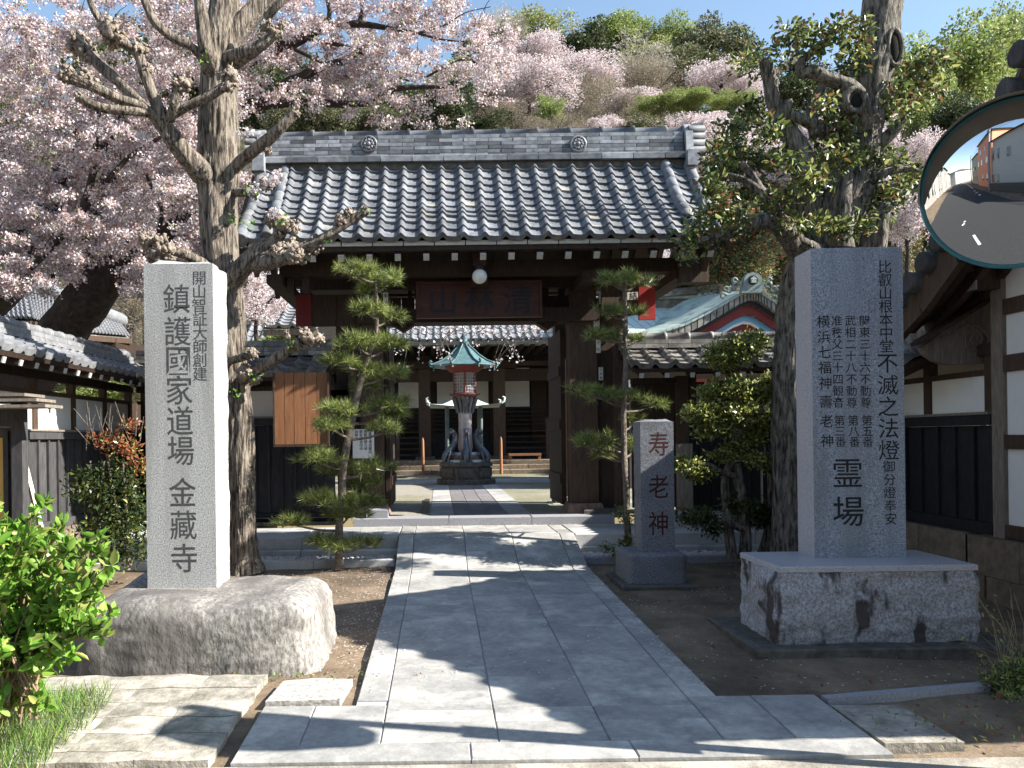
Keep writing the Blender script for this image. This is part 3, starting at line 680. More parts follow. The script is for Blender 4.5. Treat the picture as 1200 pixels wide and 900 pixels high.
# ridge
rzb = zr-.02; rzt = gz(158, RY)
rows = 6; rh = (rzt-.04-rzb)/rows
MB().box(GC-2.62, GC+2.62, RY-.20, RY+.20, rzb-.16, rzb-.08).build('ridge_mortar', stone_dark, gate)
for i in range(14):
    w = 5.5/14; MB().box(GC-2.75+i*w+.004, GC-2.75+(i+1)*w-.004, RY-.26, RY+.26, rzb-.075, rzb-.002, bev=.008).build('ridge_base_tile', noshi, gate)
for j in range(rows):
    n = 17; off = (j % 2)*.16; z0 = rzb+j*rh; d = .17-.006*j; x = GC-2.62
    while x < GC+2.62-.05:
        w = min(.31 if x > GC-2.6 or not off else .16, GC+2.62-x); w = min(w, GC+2.62-x)
        MB().box(x+.003, x+w-.003, RY-d+rnd.uniform(-.004, .004), RY+d, z0+.003, z0+rh-.004).build('ridge_tile', noshi, gate)
        x += w
for i in range(14):
    w = 5.7/14; x = GC-2.85+i*w; c = RY
    mb = MB(); q = Matrix.Rotation(R(90), 4, 'Y'); mb.lathe([(.07, -w/2), (.075, w/2-.04), (.095, w/2-.035), (.095, w/2)], (x+w/2, c, rzt-.01), 10, ax=q.to_3x3()); mb.build('ridge_cap', tile, gate)
for s in (-1, 1):   # end ornaments
    mb = MB(); x = GC+s*2.68
    mb.prism([(RY-.24, rzb-.1), (RY+.24, rzb-.1), (RY+.2, rzt-.06), (RY+.1, rzt+.06), (RY-.1, rzt+.06), (RY-.2, rzt-.06)], 'x', x-.045, x+.045)
    e = mb.build('ridge_end_tile', noshi, gate)
    for k_ in range(4):
        mb = MB(); q = Matrix.Rotation(R(90), 3, 'Y'); mb.lathe([(.055, 0), (.055, .2), (.04, .2)], (x if s > 0 else x-.2, RY-.15, rzb+.05+k_*.085), 10, ax=q); mb.build('round_tile', tile, e)
    mb = MB(); mb.beam((x-.05*s, RY, rzt+.02), (x+.22*s, RY, rzt+.07), .13, .07); mb.build('projecting_tile', tile, e)
    mb = MB(); mb.box(x-.07, x+.07, RY-.36, RY-.255, rzb-.2, rzb+.02, bev=.03); mb.build('shoulder_tile', noshi, e)
# two wheel crests on the ridge
for px in (432, 678):
    c = P(px, 168, RY-.2); Rx = Matrix.Rotation(R(90), 3, 'X')
    mb = MB(); mb.lathe([(.108, -.0), (.108, .035), (.085, .045), (.08, .03), (.0, .03)][:4], (c.x, RY-.15, c.z), 24, ax=Rx)
    cr_ = mb.build('wheel_crest', noshi, gate)
    mb = MB(); mb.ball((c.x, RY-.20, c.z), .022, n=8)
    for q in range(8):
        a = q*math.pi/4; mb.ball((c.x+.052*math.cos(a), RY-.19, c.z+.052*math.sin(a)), .016, n=6); mb.beam((c.x, RY-.19, c.z), (c.x+.09*math.cos(a+.39), RY-.19, c.z+.09*math.sin(a+.39)), .008, .01, up=(0, 1, 0))
    mb.build('crest_relief', granite_dark, cr_)
# timber frame
lpx0, lpx1 = P(424, 600, 10).x, P(450, 600, 10).x; rpx0, rpx1 = P(670, 600, 10).x, P(702, 600, 10).x
FZ = .545
def post(x0, x1, y0, y1, z0, z1, m=darkwood): 
    return MB().box(x0, x1, y0, y1, z0, z1, bev=.0).build('post', m, gate)
p1 = post(lpx0, lpx1, 10, 10.28, FZ+.12, zr-.5, brown); p2 = post(rpx0, rpx1, 10, 10.3, FZ+.12, zr-.5, brown)
for x0, x1 in ((lpx0, lpx1), (rpx0, rpx1)):
    post(x0+.04, x1-.04, 11.5, 11.7, FZ+.1, 3.4)
basem = mat('reddish_base_stone', (.15, .08, .06), (.30, .2, .16), .85, 20, .4, 40)
for x0, x1 in ((lpx0, lpx1), (rpx0, rpx1)):
    mb = MB(); mb.add([(x0-.1, 9.86, FZ-.08), (x1+.1, 9.86, FZ-.08), (x1+.1, 10.42, FZ-.08), (x0-.1, 10.42, FZ-.08), (x0-.03, 9.95, FZ+.12), (x1+.03, 9.95, FZ+.12), (x1+.03, 10.35, FZ+.12), (x0-.03, 10.35, FZ+.12)], [(3, 2, 1, 0), (4, 5, 6, 7), (0, 1, 5, 4), (1, 2, 6, 5), (2, 3, 7, 6), (3, 0, 4, 7)])
    mb.build('post_base', basem, gate)
    MB().box(x0, x1, 11.42, 11.78, FZ-.05, FZ+.1, bev=.02).build('post_base', stone_dark, gate)
mb = MB(); mb.box(P(430, 610, 9.7).x, P(455, 610, 9.7).x, 9.62, 9.84, .545, .66, bev=.02); mb.build('foot_stone', granite_dark, gate)
mb = MB(); mb.box(rpx0+.12, P(735, 606, 9.9).x, 9.8, 10.3, .5, .60, bev=.01); mb.build('foot_stone', stone_dark, gate)
for a, b in ((-1.05, .1), (.1, 1.1), (1.1, 2.1)): MB().box(a+.003, b-.003, 9.585, 9.9, .38, .548, bev=.008).build('gate_sill', granite_dark, gate)
# wide side panels of the gate (right one carries paper slips)
sx1 = P(737, 500, 10.1).x
for i in range(2):
    a = rpx1+.002+i*(sx1-rpx1)/2; MB().box(a, a+(sx1-rpx1)/2-.004, 10.08, 10.16, FZ+.05, 3.25).build('side_board', brown if i else darkwood, gate)
slx = P(395, 500, 10.1).x
for i in range(2):
    a = slx+i*(lpx0-slx)/2; MB().box(a+.002, a+(lpx0-slx)/2-.004, 10.08, 10.16, FZ+.05, 3.0).build('side_board', darkwood, gate)
# opened door leaves
for x, s in ((lpx1+.01, 1), (rpx0-.07, -1)):
    d = MB().box(x, x+.06, 10.32, 11.45, FZ+.08, 2.9).build('door_leaf', darkwood, gate)
    for z in (.9, 1.6, 2.3): MB().box(x+(.061 if s > 0 else -.02), x+(.08 if s > 0 else -.001), 10.35, 11.42, z, z+.12).build('door_rail', darkwood, d)
# beams
lz = gz(378, 10); lt = gz(366, 10)
MB().box(P(300, 370, 10).x*0+lpx0-.02, rpx1+.02, 9.93, 10.27, lz, lz+.17).build('lintel', darkwood, gate)
for s, x0 in ((1, lpx1), (-1, rpx0)):    # corner brackets below the lintel
    mb = MB(); mb.prism([(x0-.001*s, lz-.002), (x0+.26*s, lz-.002), (x0+.20*s, lz-.06), (x0+.12*s, lz-.09)] if False else [(x0+.12*s, lz-.002), (x0+.42*s, lz-.002), (x0+.27*s, lz-.1)], 'y', 10.02, 10.2); mb.build('bracket', darkwood, gate)
MB().box(GC-2.1, GC+2.1, 9.98, 10.3, gz(338, 10), gz(318, 10)).build('upper_beam', darkwood, gate)
MB().box(GC-2.35, GC+2.35, 9.35, 9.55, gz(322, 9.4), gz(306, 9.4)).build('purlin', darkwood, gate)
MB().box(GC-2.35, GC+2.35, 10.75, 10.95, gz(322, 9.4), gz(306, 9.4)).build('purlin', darkwood, gate)
for x in (lpx0+.12, .5, rpx0+.12, lpx0-.9, rpx1+.85):
    MB().box(x-.09, x+.09, 9.2, 11.2, gz(333, 9.4), gz(322, 9.4)-.003).build('cross_beam', darkwood, gate)
# wall above the lintel, with gaps where the light comes through
zt = gz(318, 10); zb = lz+.172
bandz0, bandz1 = gz(346, 10), gz(334, 10)
def panel(x0, x1, z0, z1, nm='transom_board', m=darkwood, y=10.1): MB().box(x0, x1, y, y+.05, z0, z1).build(nm, m, gate)
X = lambda px, Y=10.1: P(px, 340, Y).x
edges = [lpx1, X(470), X(486), X(640), X(662), rpx0]
for a, b in zip(edges, edges[1:]): panel(a+.002, b-.002, zb, bandz0)
panel(X(486), X(640), bandz0, bandz1-.002, y=10.1); panel(X(478), X(483), bandz0, bandz1-.002); panel(X(654), X(662), bandz0, bandz1-.002); panel(X(640), X(643), bandz0, bandz1-.002)
for px in range(345, 660, 26):
    MB().box(X(px), X(px+11), 9.97, 10.12, gz(334, 10), gz(326, 10)).build('dentil_block', darkwood, gate)
# outer side panels: board with red end on both sides
zq0, zq1 = gz(380, 10), gz(343, 10)
for i, (a, b) in enumerate(((366, 395), (395, 424))): panel(X(a)+.002, X(b)-.002, zq0, zq1, 'wing_board', darkwood, 10.0)
MB().box(X(348), X(366), 9.99, 10.05, zq0, zq1).build('red_panel', reddark, gate)  # left panel lies in shade; that shade is put into darker red
for i, (a, b) in enumerate(((702, 726), (726, 750))): panel(X(a)+.002, X(b)-.002, gz(372, 10), gz(336, 10), 'wing_board', brown, 9.94)
MB().box(P(749, 350, 9.8).x, P(768, 350, 9.8).x, 9.80, 9.86, gz(377, 9.8), gz(338, 9.8)).build('red_panel', redm, gate)
MB().box(X(702), X(757), 9.9, 9.94, gz(338, 10), gz(332, 10)).build('wing_rail', darkwood, gate)
# hanging bracket ends under the left eave
for px in (338, 356): MB().box(P(px, 340, 9.5).x, P(px+8, 340, 9.5).x, 9.4, 9.5, gz(342, 9.5), gz(322, 9.5)).build('hanging_strut', darkwood, gate)
# gable boards at the right: brown soffit pieces
MB().beam((GC+2.55, 8.95, ze-.22), (GC+2.55, 10.1, zr-.45), .05, .34).build('gable_board', brown, gate)
MB().beam((GC-2.55, 8.95, ze-.22), (GC-2.55, 10.1, zr-.45), .05, .34).build('gable_board', brown, gate)
MB().beam((GC+2.3, 9.2, ze-.30), (GC+2.62, 9.2, ze-.30), .16, .3).build('beam_nose', brown, gate)
pz = [P(488, 373, 9.6), P(635, 328, 9.6)]
t = thing('name_plaque', 'dark red wooden name plaque with three large carved characters under the gate roof', 'plaque', ((pz[0].x+pz[1].x)/2, 9.7, pz[0].z))
mb = MB(); mb.box(pz[0].x, pz[1].x, 9.62, 9.67, pz[0].z, pz[1].z, bev=.01); mb.build('board', plaquem, t)
mb = MB()
for a, b, c, d in ((pz[0].x, pz[1].x, pz[1].z-.03, pz[1].z), (pz[0].x, pz[1].x, pz[0].z, pz[0].z+.03), (pz[0].x, pz[0].x+.03, pz[0].z+.032, pz[1].z-.032), (pz[1].x-.03, pz[1].x, pz[0].z+.032, pz[1].z-.032)): mb.box(a, b, 9.595, 9.618, c, d)
mb.build('frame', plaquem, t)
mb = MB(); write(mb, chars_px([('山', 519, 352), ('林', 562, 351), ('清', 607, 351)], 9.6, 0), faceM((0, 9.612, 0)), 32/(FOC/9.6), bold=.02); mb.build('inscription', mat('plaque_ink', (.022, .022, .035), None, .6), t)
c = P(562, 324, 9.1)
t = thing('globe_lamp', 'white round glass globe lamp hanging above the plaque', 'lamp', tuple(c))
MB().ball(c, .085, n=20).build('globe', globem, t)
MB().lathe([(.045, .075), (.05, .11), (.03, .13), (.012, .14), (.012, .42)], c, 12).build('holder', darkwood, t)
MB().box(c.x-.07, c.x+.07, c.y-.02, c.y+.02, c.z+.12, c.z+.42).build('mounting_board', darkwood, t)
# paper slips on the gate
def slip(px, py, w, h, text, Y=10.0, inv=False, lab='paper_slip', par=gate):
    c = P(px, py, Y); k_ = Y/FOC
    e = MB().box(c.x-w*k_/2, c.x+w*k_/2, Y-.012, Y-.003, c.z-h*k_/2, c.z+h*k_/2).build(lab, paper, par)
    mb = MB(); n = len(text); write(mb, [(ch_, c.x, c.z+h*k_*(.5-(i+.5)/n), 1) for i, ch_ in enumerate(text)], faceM((0, Y-.014, 0)), min(w*.8, h/n*.95)*k_, bold=.02); mb.build('lettering', ink, e)
slip(699, 378, 6.5, 20, '宮月朗'); slip(705, 349, 6, 15, '大久保'); slip(701, 406, 5, 15, '千社'); slip(704, 438, 5, 15, '三木本'); slip(742, 347, 14, 9, '結', 9.93); slip(452, 355, 6, 24, '奉納札', 9.92); slip(430, 352, 5, 22, '参拝札', 9.97)
# notice plate on the left post
slip2 = P(426, 520, 9.9)
t = thing('notice_plate', 'white notice plate with small black vertical lettering on the left gate post', 'sign', tuple(slip2))
k_ = 9.9/FOC; MB().box(slip2.x-12.5*k_, slip2.x+12.5*k_, 9.88, 9.9, slip2.z-17*k_, slip2.z+17*k_).build('plate', plaster, t)
mb = MB()
for j, s_ in enumerate(('金藏寺境内案内', '拝観時間九時', '御朱印受付中', '四時迄')):
    write(mb, [(ch_, slip2.x+(8-j*5.3)*k_, slip2.z+(14-i*4.0)*k_, 1) for i, ch_ in enumerate(s_)], faceM((0, 9.877, 0)), 3.6*k_, bold=.01)
mb.build('lettering', ink, t)
# ================================================================ WING WALLS BESIDE THE GATE
def wall_roof(t, o, a, b, length, half, z_ridge, z_eave, ncol, nrow, m, amp=.045, back=True, rm=None, stuff=False, ends=True, tails=True, c0=0):
    o = Vector(o); a = Vector(a); b = Vector(b)
    pr = [(0, z_ridge), (half*.5, (z_ridge+z_eave)/2-.02), (half, z_eave)]
    tiles(t, o, a, b, pr, c0, length, ncol, nrow, m, amp, stuff=stuff)
    if back: tiles(t, o, a, -b, pr, c0, length, ncol, nrow, m, amp, stuff=True, segs=5)
    mb = MB(); V = []
    for s in (c0+.02, length-.02):
        for q in (1, -1):
            V += [o+a*s+b*q*p[0]+Vector((0, 0, p[1]-.0)) for p in pr]+[o+a*s+b*q*p[0]*.97+Vector((0, 0, p[1]-.05)) for p in reversed(pr)]
    for q in (0, 6):
        mb.add([tuple(v) for v in V[q:q+6]+V[q+12:q+18]], [tuple(range(6)), tuple(range(11, 5, -1))]+[(i, (i+1) % 6, 6+(i+1) % 6, 6+i) for i in range(6)])
    mb.build('roof_deck', darkwood, t)
    # ridge: courses and round cap tiles
    n = max(2, int((length-c0)/.26)); l = (length-c0)/n
    for i in range(n):
        p = o+a*(c0+(i+.5)*l)
        for j in range(2):
            q = p+Vector((0, 0, z_ridge+.05+j*.055)); sd = Vector(b)
            mb = MB(); M = Matrix(((a.x, sd.x, 0, q.x), (a.y, sd.y, 0, q.y), (a.z, sd.z, 1, q.z), (0, 0, 0, 1)))
            mb.box(-l/2+.003, l/2-.003, -.11+.01*j, .11-.01*j, -.025, .025); put('ridge_tile', bpy.data.meshes.get(t.name+'_r%d' % j) or mb.mesh(t.name+'_r%d' % j, rm or m), None, t, M)
        qq = a.to_track_quat('Z', 'Y').to_matrix().to_4x4(); qq.translation = p+Vector((0, 0, z_ridge+.165))-a*l/2
        mm = bpy.data.meshes.get(t.name+'_c')
        if not mm: mb = MB(); mb.lathe([(.058, 0), (.06, l*.86), (.069, l*.88), (.069, l), (.05, l)], (0, 0, 0), 10); mm = mb.mesh(t.name+'_c', rm or m)
        put('ridge_cap', mm, None, t, qq)
    if tails:
        n = int((length-c0)/.3)
        for i in range(n):
            p = o+a*(c0+.12+i*.3)
            r = MB().beam(p+b*(half-.03)+Vector((0, 0, z_eave-.085)), p+Vector((0, 0, z_ridge-.1)), .05, .055).build('rafter', darkwood, t)
            MB().beam(p+b*(half-.018)+Vector((0, 0, z_eave-.088)), p+b*(half-.031)+Vector((0, 0, z_eave-.084)), .052, .057).build('end_cap', whiteend, r)
def bx2(name, m, par, x0, x1, y0, y1, z0, z1): return MB().box(min(x0, x1), max(x0, x1), min(y0, y1), max(y0, y1), z0, z1).build(name, m, par)
def fence_wall(t, axis, c, a0, a1, zb0, zk, zw, zp, face, postsat, boards, m, pw=.09, footing=True, brail=True):
    """axis 'x' or 'y'; c plane coordinate; face = -1/+1 side that is seen; heights: boards from zb0 to zk, plaster zk..zw, beam zp"""
    def B(nm, mt, s0, s1, d0, d1, z0, z1):
        lo, hi = sorted((c+face*d0, c+face*d1))
        if axis == 'y': return MB().box(lo, hi, s0, s1, z0, z1).build(nm, mt, t)
        return MB().box(s0, s1, lo, hi, z0, z1).build(nm, mt, t)
    n = boards; w = (a1-a0)/n
    for i in range(n):
        B('wall_board', m, a0+i*w+.004, a0+(i+1)*w-.004, -.02, .012+.004*(i % 2), zb0, zk-.09)
        B('batten', m, a0+i*w-.016, a0+i*w+.016, .017, .042, zb0, zk-.092)
    B('board_rail', m, a0, a1, -.02, .06, zk-.088, zk-.002)
    if brail: B('board_rail', m, a0, a1, -.02, .055, zb0-.10, zb0-.003)
    B('wall_sill', greywood, a0, a1, -.03, .075, zk, zk+.022)
    for p, q in zip(postsat, postsat[1:]):
        B('plaster_panel', plaster, p+pw/2, q-pw/2, -.03, .005, zk+.024, zw)
    for p in postsat: B('post', brown, p-pw/2, p+pw/2, -.05, .03, zk+.023, zp)
    B('wall_rail', brown, a0, a1, -.04, .028, zw+.001, zw+.05)
    B('wall_plate', darkwood, a0, a1, -.06, .05, zp+.001, zp+.1)
    if footing:
        m_ = max(1, int((a1-a0)/.9)); w = (a1-a0)/m_
        for i in range(m_): B('footing_stone', stone_step, a0+i*w+.003, a0+(i+1)*w-.003, -.1, .09, .0, zb0-.104)
# left boundary wall (plane X=-4.5)
t = thing('boundary_wall', 'tiled wall with white plaster over black boards, running back along the left side', 'wall', (-4.5, 9, .2))
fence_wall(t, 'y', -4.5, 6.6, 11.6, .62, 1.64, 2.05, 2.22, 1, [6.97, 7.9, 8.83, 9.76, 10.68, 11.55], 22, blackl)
wall_roof(t, (-4.5, 11.6, 0), (0, -1, 0), (1, 0, 0), 5.4, .55, 2.60, 2.36, 27, 5, tile_pale, amp=.03)
t = thing('boundary_wall', 'short wall with a dark tile roof closing the far left corner', 'wall', (-4, 11.6, .4))
fence_wall(t, 'x', 11.62, -4.4, -2.4, .62, 1.64, 2.05, 2.22, -1, [-4.3, -3.4, -2.5], 8, blackm, footing=True)
wall_roof(t, (-4.4, 11.62, 0), (1, 0, 0), (0, -1, 0), 2.1, .5, 2.62, 2.38, 10, 4, tile_old)
t = thing('wing_wall', 'black boarded wall with white plaster band left of the gate, behind the hanging board', 'wall', (-2.2, 9.95, .45))
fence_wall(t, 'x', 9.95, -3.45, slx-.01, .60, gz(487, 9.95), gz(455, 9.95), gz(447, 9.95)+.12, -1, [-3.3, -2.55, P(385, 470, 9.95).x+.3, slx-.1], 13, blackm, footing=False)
bx('wall_footing', stone_dark, t, -3.45, slx-.01, 9.8, 10.1, .45, .495)
wall_roof(t, (-3.55, 9.98, 0), (1, 0, 0), (0, -1, 0), slx+3.5, .6, gz(417, 9.98), gz(438, 9.4), 11, 4, tile_old)
t = thing('wing_wall', 'wall with small tiled roof right of the gate, brown door recess and black boards', 'wall', (3, 9.95, .45))
wx0 = sx1+.01; dx1 = P(793, 500, 9.95).x; px1 = P(806, 500, 9.95).x
fence_wall(t, 'x', 9.95, px1+.0, 4.45, .62, gz(487, 9.95, 850), gz(452, 9.95, 850), gz(443, 9.95, 850)+.05, -1, [px1+.06, 3.65, 4.4], 9, blackm, footing=False)
bx('wall_footing', granite_dark, t, px1, 4.45, 9.8, 10.1, .45, .515)
for i in range(4):
    w = (dx1-wx0)/4; MB().box(wx0+i*w+.003, wx0+(i+1)*w-.003, 10.0, 10.04, .6, gz(452, 10)).build('door_board', darkwood, t)
MB().box(dx1-.0, px1, 9.9, 10.05, .55, gz(444, 10)).build('door_post', brown, t)
MB().box(wx0, dx1, 9.92, 10.05, gz(452, 10), gz(446, 10)).build('door_lintel', darkwood, t)
MB().box(P(796, 560, 9.6).x, P(812, 560, 9.6).x, 9.6, 9.72, .45, gz(520, 9.6, 800)).build('door_jamb', greywood, t)
wall_roof(t, (P(726, 400, 9.98).x, 9.98, 0), (1, 0, 0), (0, -1, 0), 4.6-P(726, 400, 9.98).x, .62, gz(411, 9.98, 780), gz(431, 9.36, 780), 10, 4, tile_old, amp=.05)
MB().box(2.65, 3.3, 9.0, 9.45, .452, .60, bev=.01).build('step_block', kerbm, t)
# hanging cedar notice board
b0, b1 = P(320, 437, 9.28), P(386, 523, 9.24)
t = thing('hanging_board', 'large blank board of reddish brown cedar planks hung on the wall left of the gate', 'board', ((b0.x+b1.x)/2, 9.3, b1.z))
n = 5; ws = [0, .2, .37, .57, .78, 1]
for i in range(n):
    xa = b0.x+(b1.x-b0.x)*ws[i]; xb = b0.x+(b1.x-b0.x)*ws[i+1]
    MB().box(xa+.003, xb-.003, 9.27, 9.292+.003*(i % 2), b1.z+.03, b0.z).build('plank', boardm, t)
MB().box(b0.x, b1.x, 9.255, 9.30, b1.z, b1.z+.028).build('bottom_rail', brown, t)
for q in (0, 1): MB().box(b0.x-.0 if q == 0 else b1.x-.02, b0.x+.02 if q == 0 else b1.x, 9.25, 9.268, b1.z+.03, b0.z).build('side_rail', brown, t)
# ================================================================ RIGHT BOUNDARY WALL AND RIGHT BUILDING
t = thing('boundary_wall', 'low tiled wall with white plaster over black battened boards on the right, in shade', 'wall', (4.5, 8, .2))
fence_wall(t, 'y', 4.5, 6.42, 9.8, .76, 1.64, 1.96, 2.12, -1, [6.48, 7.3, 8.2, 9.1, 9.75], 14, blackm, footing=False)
for i in range(5): 
    for j in range(2): 
        a = 6.42+i*.68+(.2 if j else 0); MB().box(4.38, 4.7, a+.003, min(a+.677, 9.8), .02+j*.33, .345+j*.31).build('footing_stone', stone_step, t)
wall_roof(t, (4.5, 6.75, 0), (0, 1, 0), (-1, 0, 0), 3.1, .55, 2.33, 2.08, 15, 5, tile_old, amp=.04, tails=True)
# scrolled gable board at its near end
S0 = lambda px, py: (P(px, py, 6.6).x, P(px, py, 6.6).z)
mb = MB(); pts = [S0(1078, 408), S0(1083, 416), S0(1095, 424), S0(1110, 427), S0(1166, 427), S0(1166, 346), S0(1130, 373), S0(1105, 388)]
mb.prism(pts, 'y', 6.58, 6.64); sb = mb.build('scroll_board', greywood, t)
mb = MB(); c = Vector((S0(1140, 398)[0], 6.572, S0(1140, 398)[1])); sp = []
for i in range(60):
    a = i*.22; r = .012+.0085*i*.2; sp.append(c+Vector((math.cos(a)*r, 0, math.sin(a)*r)))
mb.tube(sp, [.009]*60, 6); mb.tube([Vector((S0(a, b)[0], 6.572, S0(a, b)[1])) for a, b in ((1100, 396), (1112, 394), (1122, 386), (1134, 381), (1146, 384), (1154, 394))], [.01]*6, 6, step=.03)
mb.build('scroll_relief', greywood, sb)
mb = MB(); a, b = S0(1070, 404), S0(1167, 343); mb.beam((a[0], 6.56, a[1]), (b[0], 6.56, b[1]), .16, .03); mb.build('flashing', darkwood, sb)
# building at the right edge: gable facing the path
t = thing('side_building', 'white plastered building with steep tiled gable roof at the right edge, in shade', 'building', (6, 5, .1))
BX = 4.5; GXo = 3.9
zE0, zE1, zR = 2.46, 2.62, 4.18; yF, yR, yB = 3.0, 5.15, 6.95
pf = [(0, zR), (.5, zR-.62), (1.1, zR-1.15), (1.7, zR-1.5), (2.15, zE0)]
pb = [(0, zR), (.42, zR-.66), (.95, zR-1.12), (1.4, zE1-.12), (1.8, zE1-.0)]
pb = [(0, zR), (.4, zR-.62), (.9, zR-1.12), (1.35, zR-1.42), (1.8, zE1-.08)]
for pr, b, s in ((pf, (0, -1, 0), 1), (pb, (0, 1, 0), -1)):
    deck(pr, s, GXo+.04, 12, .07, darkwood, t, oy=yR)
    tiles(t, (0, yR, 0), (1, 0, 0), b, pr, GXo+.25, 12, 30, 10, tile_old, .05, stuff=True, segs=6)
    barrels(t, (GXo+.10, yR, 0), b, pr, 11, .075, tile_old, lift=.05)
    # round caps that close each tile row at the verge
    _, L = prof_pt(pr, 1)
    for j in range(11):
        p0, _ = prof_pt(pr, (j+.85)/11); c = Vector((GXo-.0, yR+b[1]*p0[0], p0[1]-.03)); q = Matrix.Rotation(R(-90), 3, 'Y')
        mb = MB(); mb.lathe([(.078, -.18), (.088, .06), (.06, .065)], c, 12, ax=q); mb.build('verge_cap', blackl, t)  # backlit shade of these tile caps is put into near-black colour
    for k_, (dx, h, m_) in enumerate(((.05, .22, brown), (.22, .09, darkwood), (.38, .09, brown), (.55, .09, darkwood))):
        mb = MB()
        for a_, b_ in zip(pr, pr[1:]): mb.beam((GXo+dx, yR+b[1]*a_[0], a_[1]-.14-(.06 if not k_ else 0)), (GXo+dx, yR+b[1]*b_[0], b_[1]-.14-(.06 if not k_ else 0)), .06, h)
        mb.build('barge_board' if not k_ else 'rafter', m_, t)
MB().box(GXo+.1, 12, yR-.12, yR+.12, zR+.02, zR+.28).build('ridge', tile_old, t)
# purlins with white ends
pz = P(1105, 318, 6.3)
for y, z, x in ((6.36, 2.84, 4.0), (6.36, 2.70, 4.27), (5.15, 3.85, 3.95), (4.0, 2.9, 4.0)):
    r = MB().box(x, 4.46, y-.06, y+.06, z-.07, z+.07).build('purlin', brown, t)
    MB().box(x-.012, x-.001, y-.061, y+.061, z-.071, z+.071).build('end_cap', whiteend, r)
# walls: timber frame with plaster
def side(nm, m_, y0, y1, z0, z1, d0=0.0, d1=.03): MB().box(BX-d1, BX-d0, y0, y1, z0, z1).build(nm, m_, t)
ywall = 6.42
side('corner_post', greywood, ywall-.13, ywall, .65, 2.9, -.05, .045)
side('corner_post', greywood, 3.3, 3.43, .65, 2.6, -.05, .045)
zb = [.72, 1.35, 1.48, 1.98, 2.12, 2.44, 2.54, 3.0]
for z0, z1 in ((.66, .76), (1.36, 1.47), (1.97, 2.1), (2.42, 2.54)): side('wall_beam', brown, 3.432, ywall-.132, z0, z1, -.02, .04)
for z0, z1 in ((.762, 1.358), (1.472, 1.968), (2.102, 2.418), (2.542, 2.9)):
    for y0, y1 in ((3.432, 4.4), (4.5, 5.5), (5.5, ywall-.132)): side('plaster_panel', plaster, y0, y1, z0, z1, -.03, .012)
mb = MB(); mb.prism([(3.43, 2.905), (ywall-.13, 2.905), (5.15, 3.95)], 'x', BX-.01, BX+.03); mb.build('gable_plaster', plaster, t)
for j in range(2):
    for i in range(5): MB().box(BX-.12, BX+.2, 3.3+i*.62+(.25 if j else 0)+.003, 3.3+(i+1)*.62+(.25 if j else 0)-.003, .02+j*.32, .335+j*.31).build('footing_stone', stone_step, t)
bx('rear_wall', plaster, t, BX+.02, 12, ywall-.12, ywall-.02, .66, 2.6); bx('front_wall', plaster, t, BX+.02, 12, 3.35, 3.45, .05, 2.5)
# notice case on the left
t = thing('notice_case', 'black timber notice case with glass front and yellow paper at the left edge', 'notice case', (-3.75, 6.6, .2))
ny = 6.6; cx_ = P(26, 540, ny).x
MB().box(cx_-.09, cx_, ny, ny+.1, .2, P(20, 470, ny).z).build('post', blackl, t)
MB().box(cx_-1.1, cx_-.092, ny+.005, ny+.1, P(10, 500, ny).z, P(10, 476, ny).z).build('head_board', blackl, t)
MB().box(cx_-1.1, cx_-.092, ny+.005, ny+.1, .45, .62).build('bottom_rail', blackl, t)
glassm = mat('case_glass', (.02, .02, .02), None, .08, spec=.8)
MB().box(cx_-1.1, cx_-.092, ny+.05, ny+.055, .622, P(10, 500, ny).z-.003).build('back_panel', mat('case_interior', (.06, .05, .04), (.14, .11, .08), .4, 4), t)
MB().box(P(-30, 540, ny).x, P(5, 540, ny).x, ny+.03, ny+.034, .64, P(0, 513, ny).z).build('yellow_notice', mat('yellow_paper', (.55, .34, .08), (.66, .42, .12), .6, 5), t)
MB().box(cx_-.17, cx_-.13, ny+.02, ny+.048, .7, P(10, 505, ny).z).build('inner_frame', blackl, t)
rp = P(60, 478, ny)
for i, (pxr, py, dz) in enumerate(((60, 476, 0), (50, 469, 0), (36, 463, 0))):
    q = P(pxr, py, ny-.2+.12*i); MB().box(q.x-1.6, q.x, ny-.3+.12*i, ny-.0+.14*i, q.z-.012, q.z+.012).build('roof_board', greywood, t)
a, b = P(25, 527, 7.2), P(66, 632, 6.9)
o = MB().beam(a, (b.x, b.y, .2), .035, .035).build('leaning_pole', mat('bare_pole', (.5, .46, .38), (.65, .6, .5), .7, 10)); props(o, 'pale bare pole leaning diagonally against the black boards at left', 'pole')
# ================================================================ MAIN HALL
hall = thing('main_hall', 'dark timber temple hall with grey tiled roof and white wall panels seen through the gate', 'temple hall', (1.6, 24, .55))
HY = 23.2; ey = 21.3
hz = lambda py, Y, px=560: P(px, py, Y).z
ez = hz(398, ey)
hp = [(0, ez+3.6), (1.6, ez+2.0), (3.2, ez+.9), (4.6, ez)]
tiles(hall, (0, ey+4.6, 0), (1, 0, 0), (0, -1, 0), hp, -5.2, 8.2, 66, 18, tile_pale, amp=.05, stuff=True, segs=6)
mb = MB(); mb.add([(x, ey+4.6-p[0], p[1]-.02) for x in (-5.3, 8.3) for p in hp], [(0, 1, 5, 4), (1, 2, 6, 5), (2, 3, 7, 6)]); mb.add([(x, ey+4.6+p[0], p[1]-.02) for x in (-5.3, 8.3) for p in hp], [(0, 1, 5, 4), (1, 2, 6, 5), (2, 3, 7, 6)]); mb.build('roof_deck', tile_old, hall)
bx('ridge', tile_pale, hall, -5.3, 8.3, ey+4.4, ey+4.8, ez+3.5, ez+4.1)
bx('eave_board', greywood, hall, -5.2, 8.2, ey+.0, ey+.08, ez-.13, ez-.03)
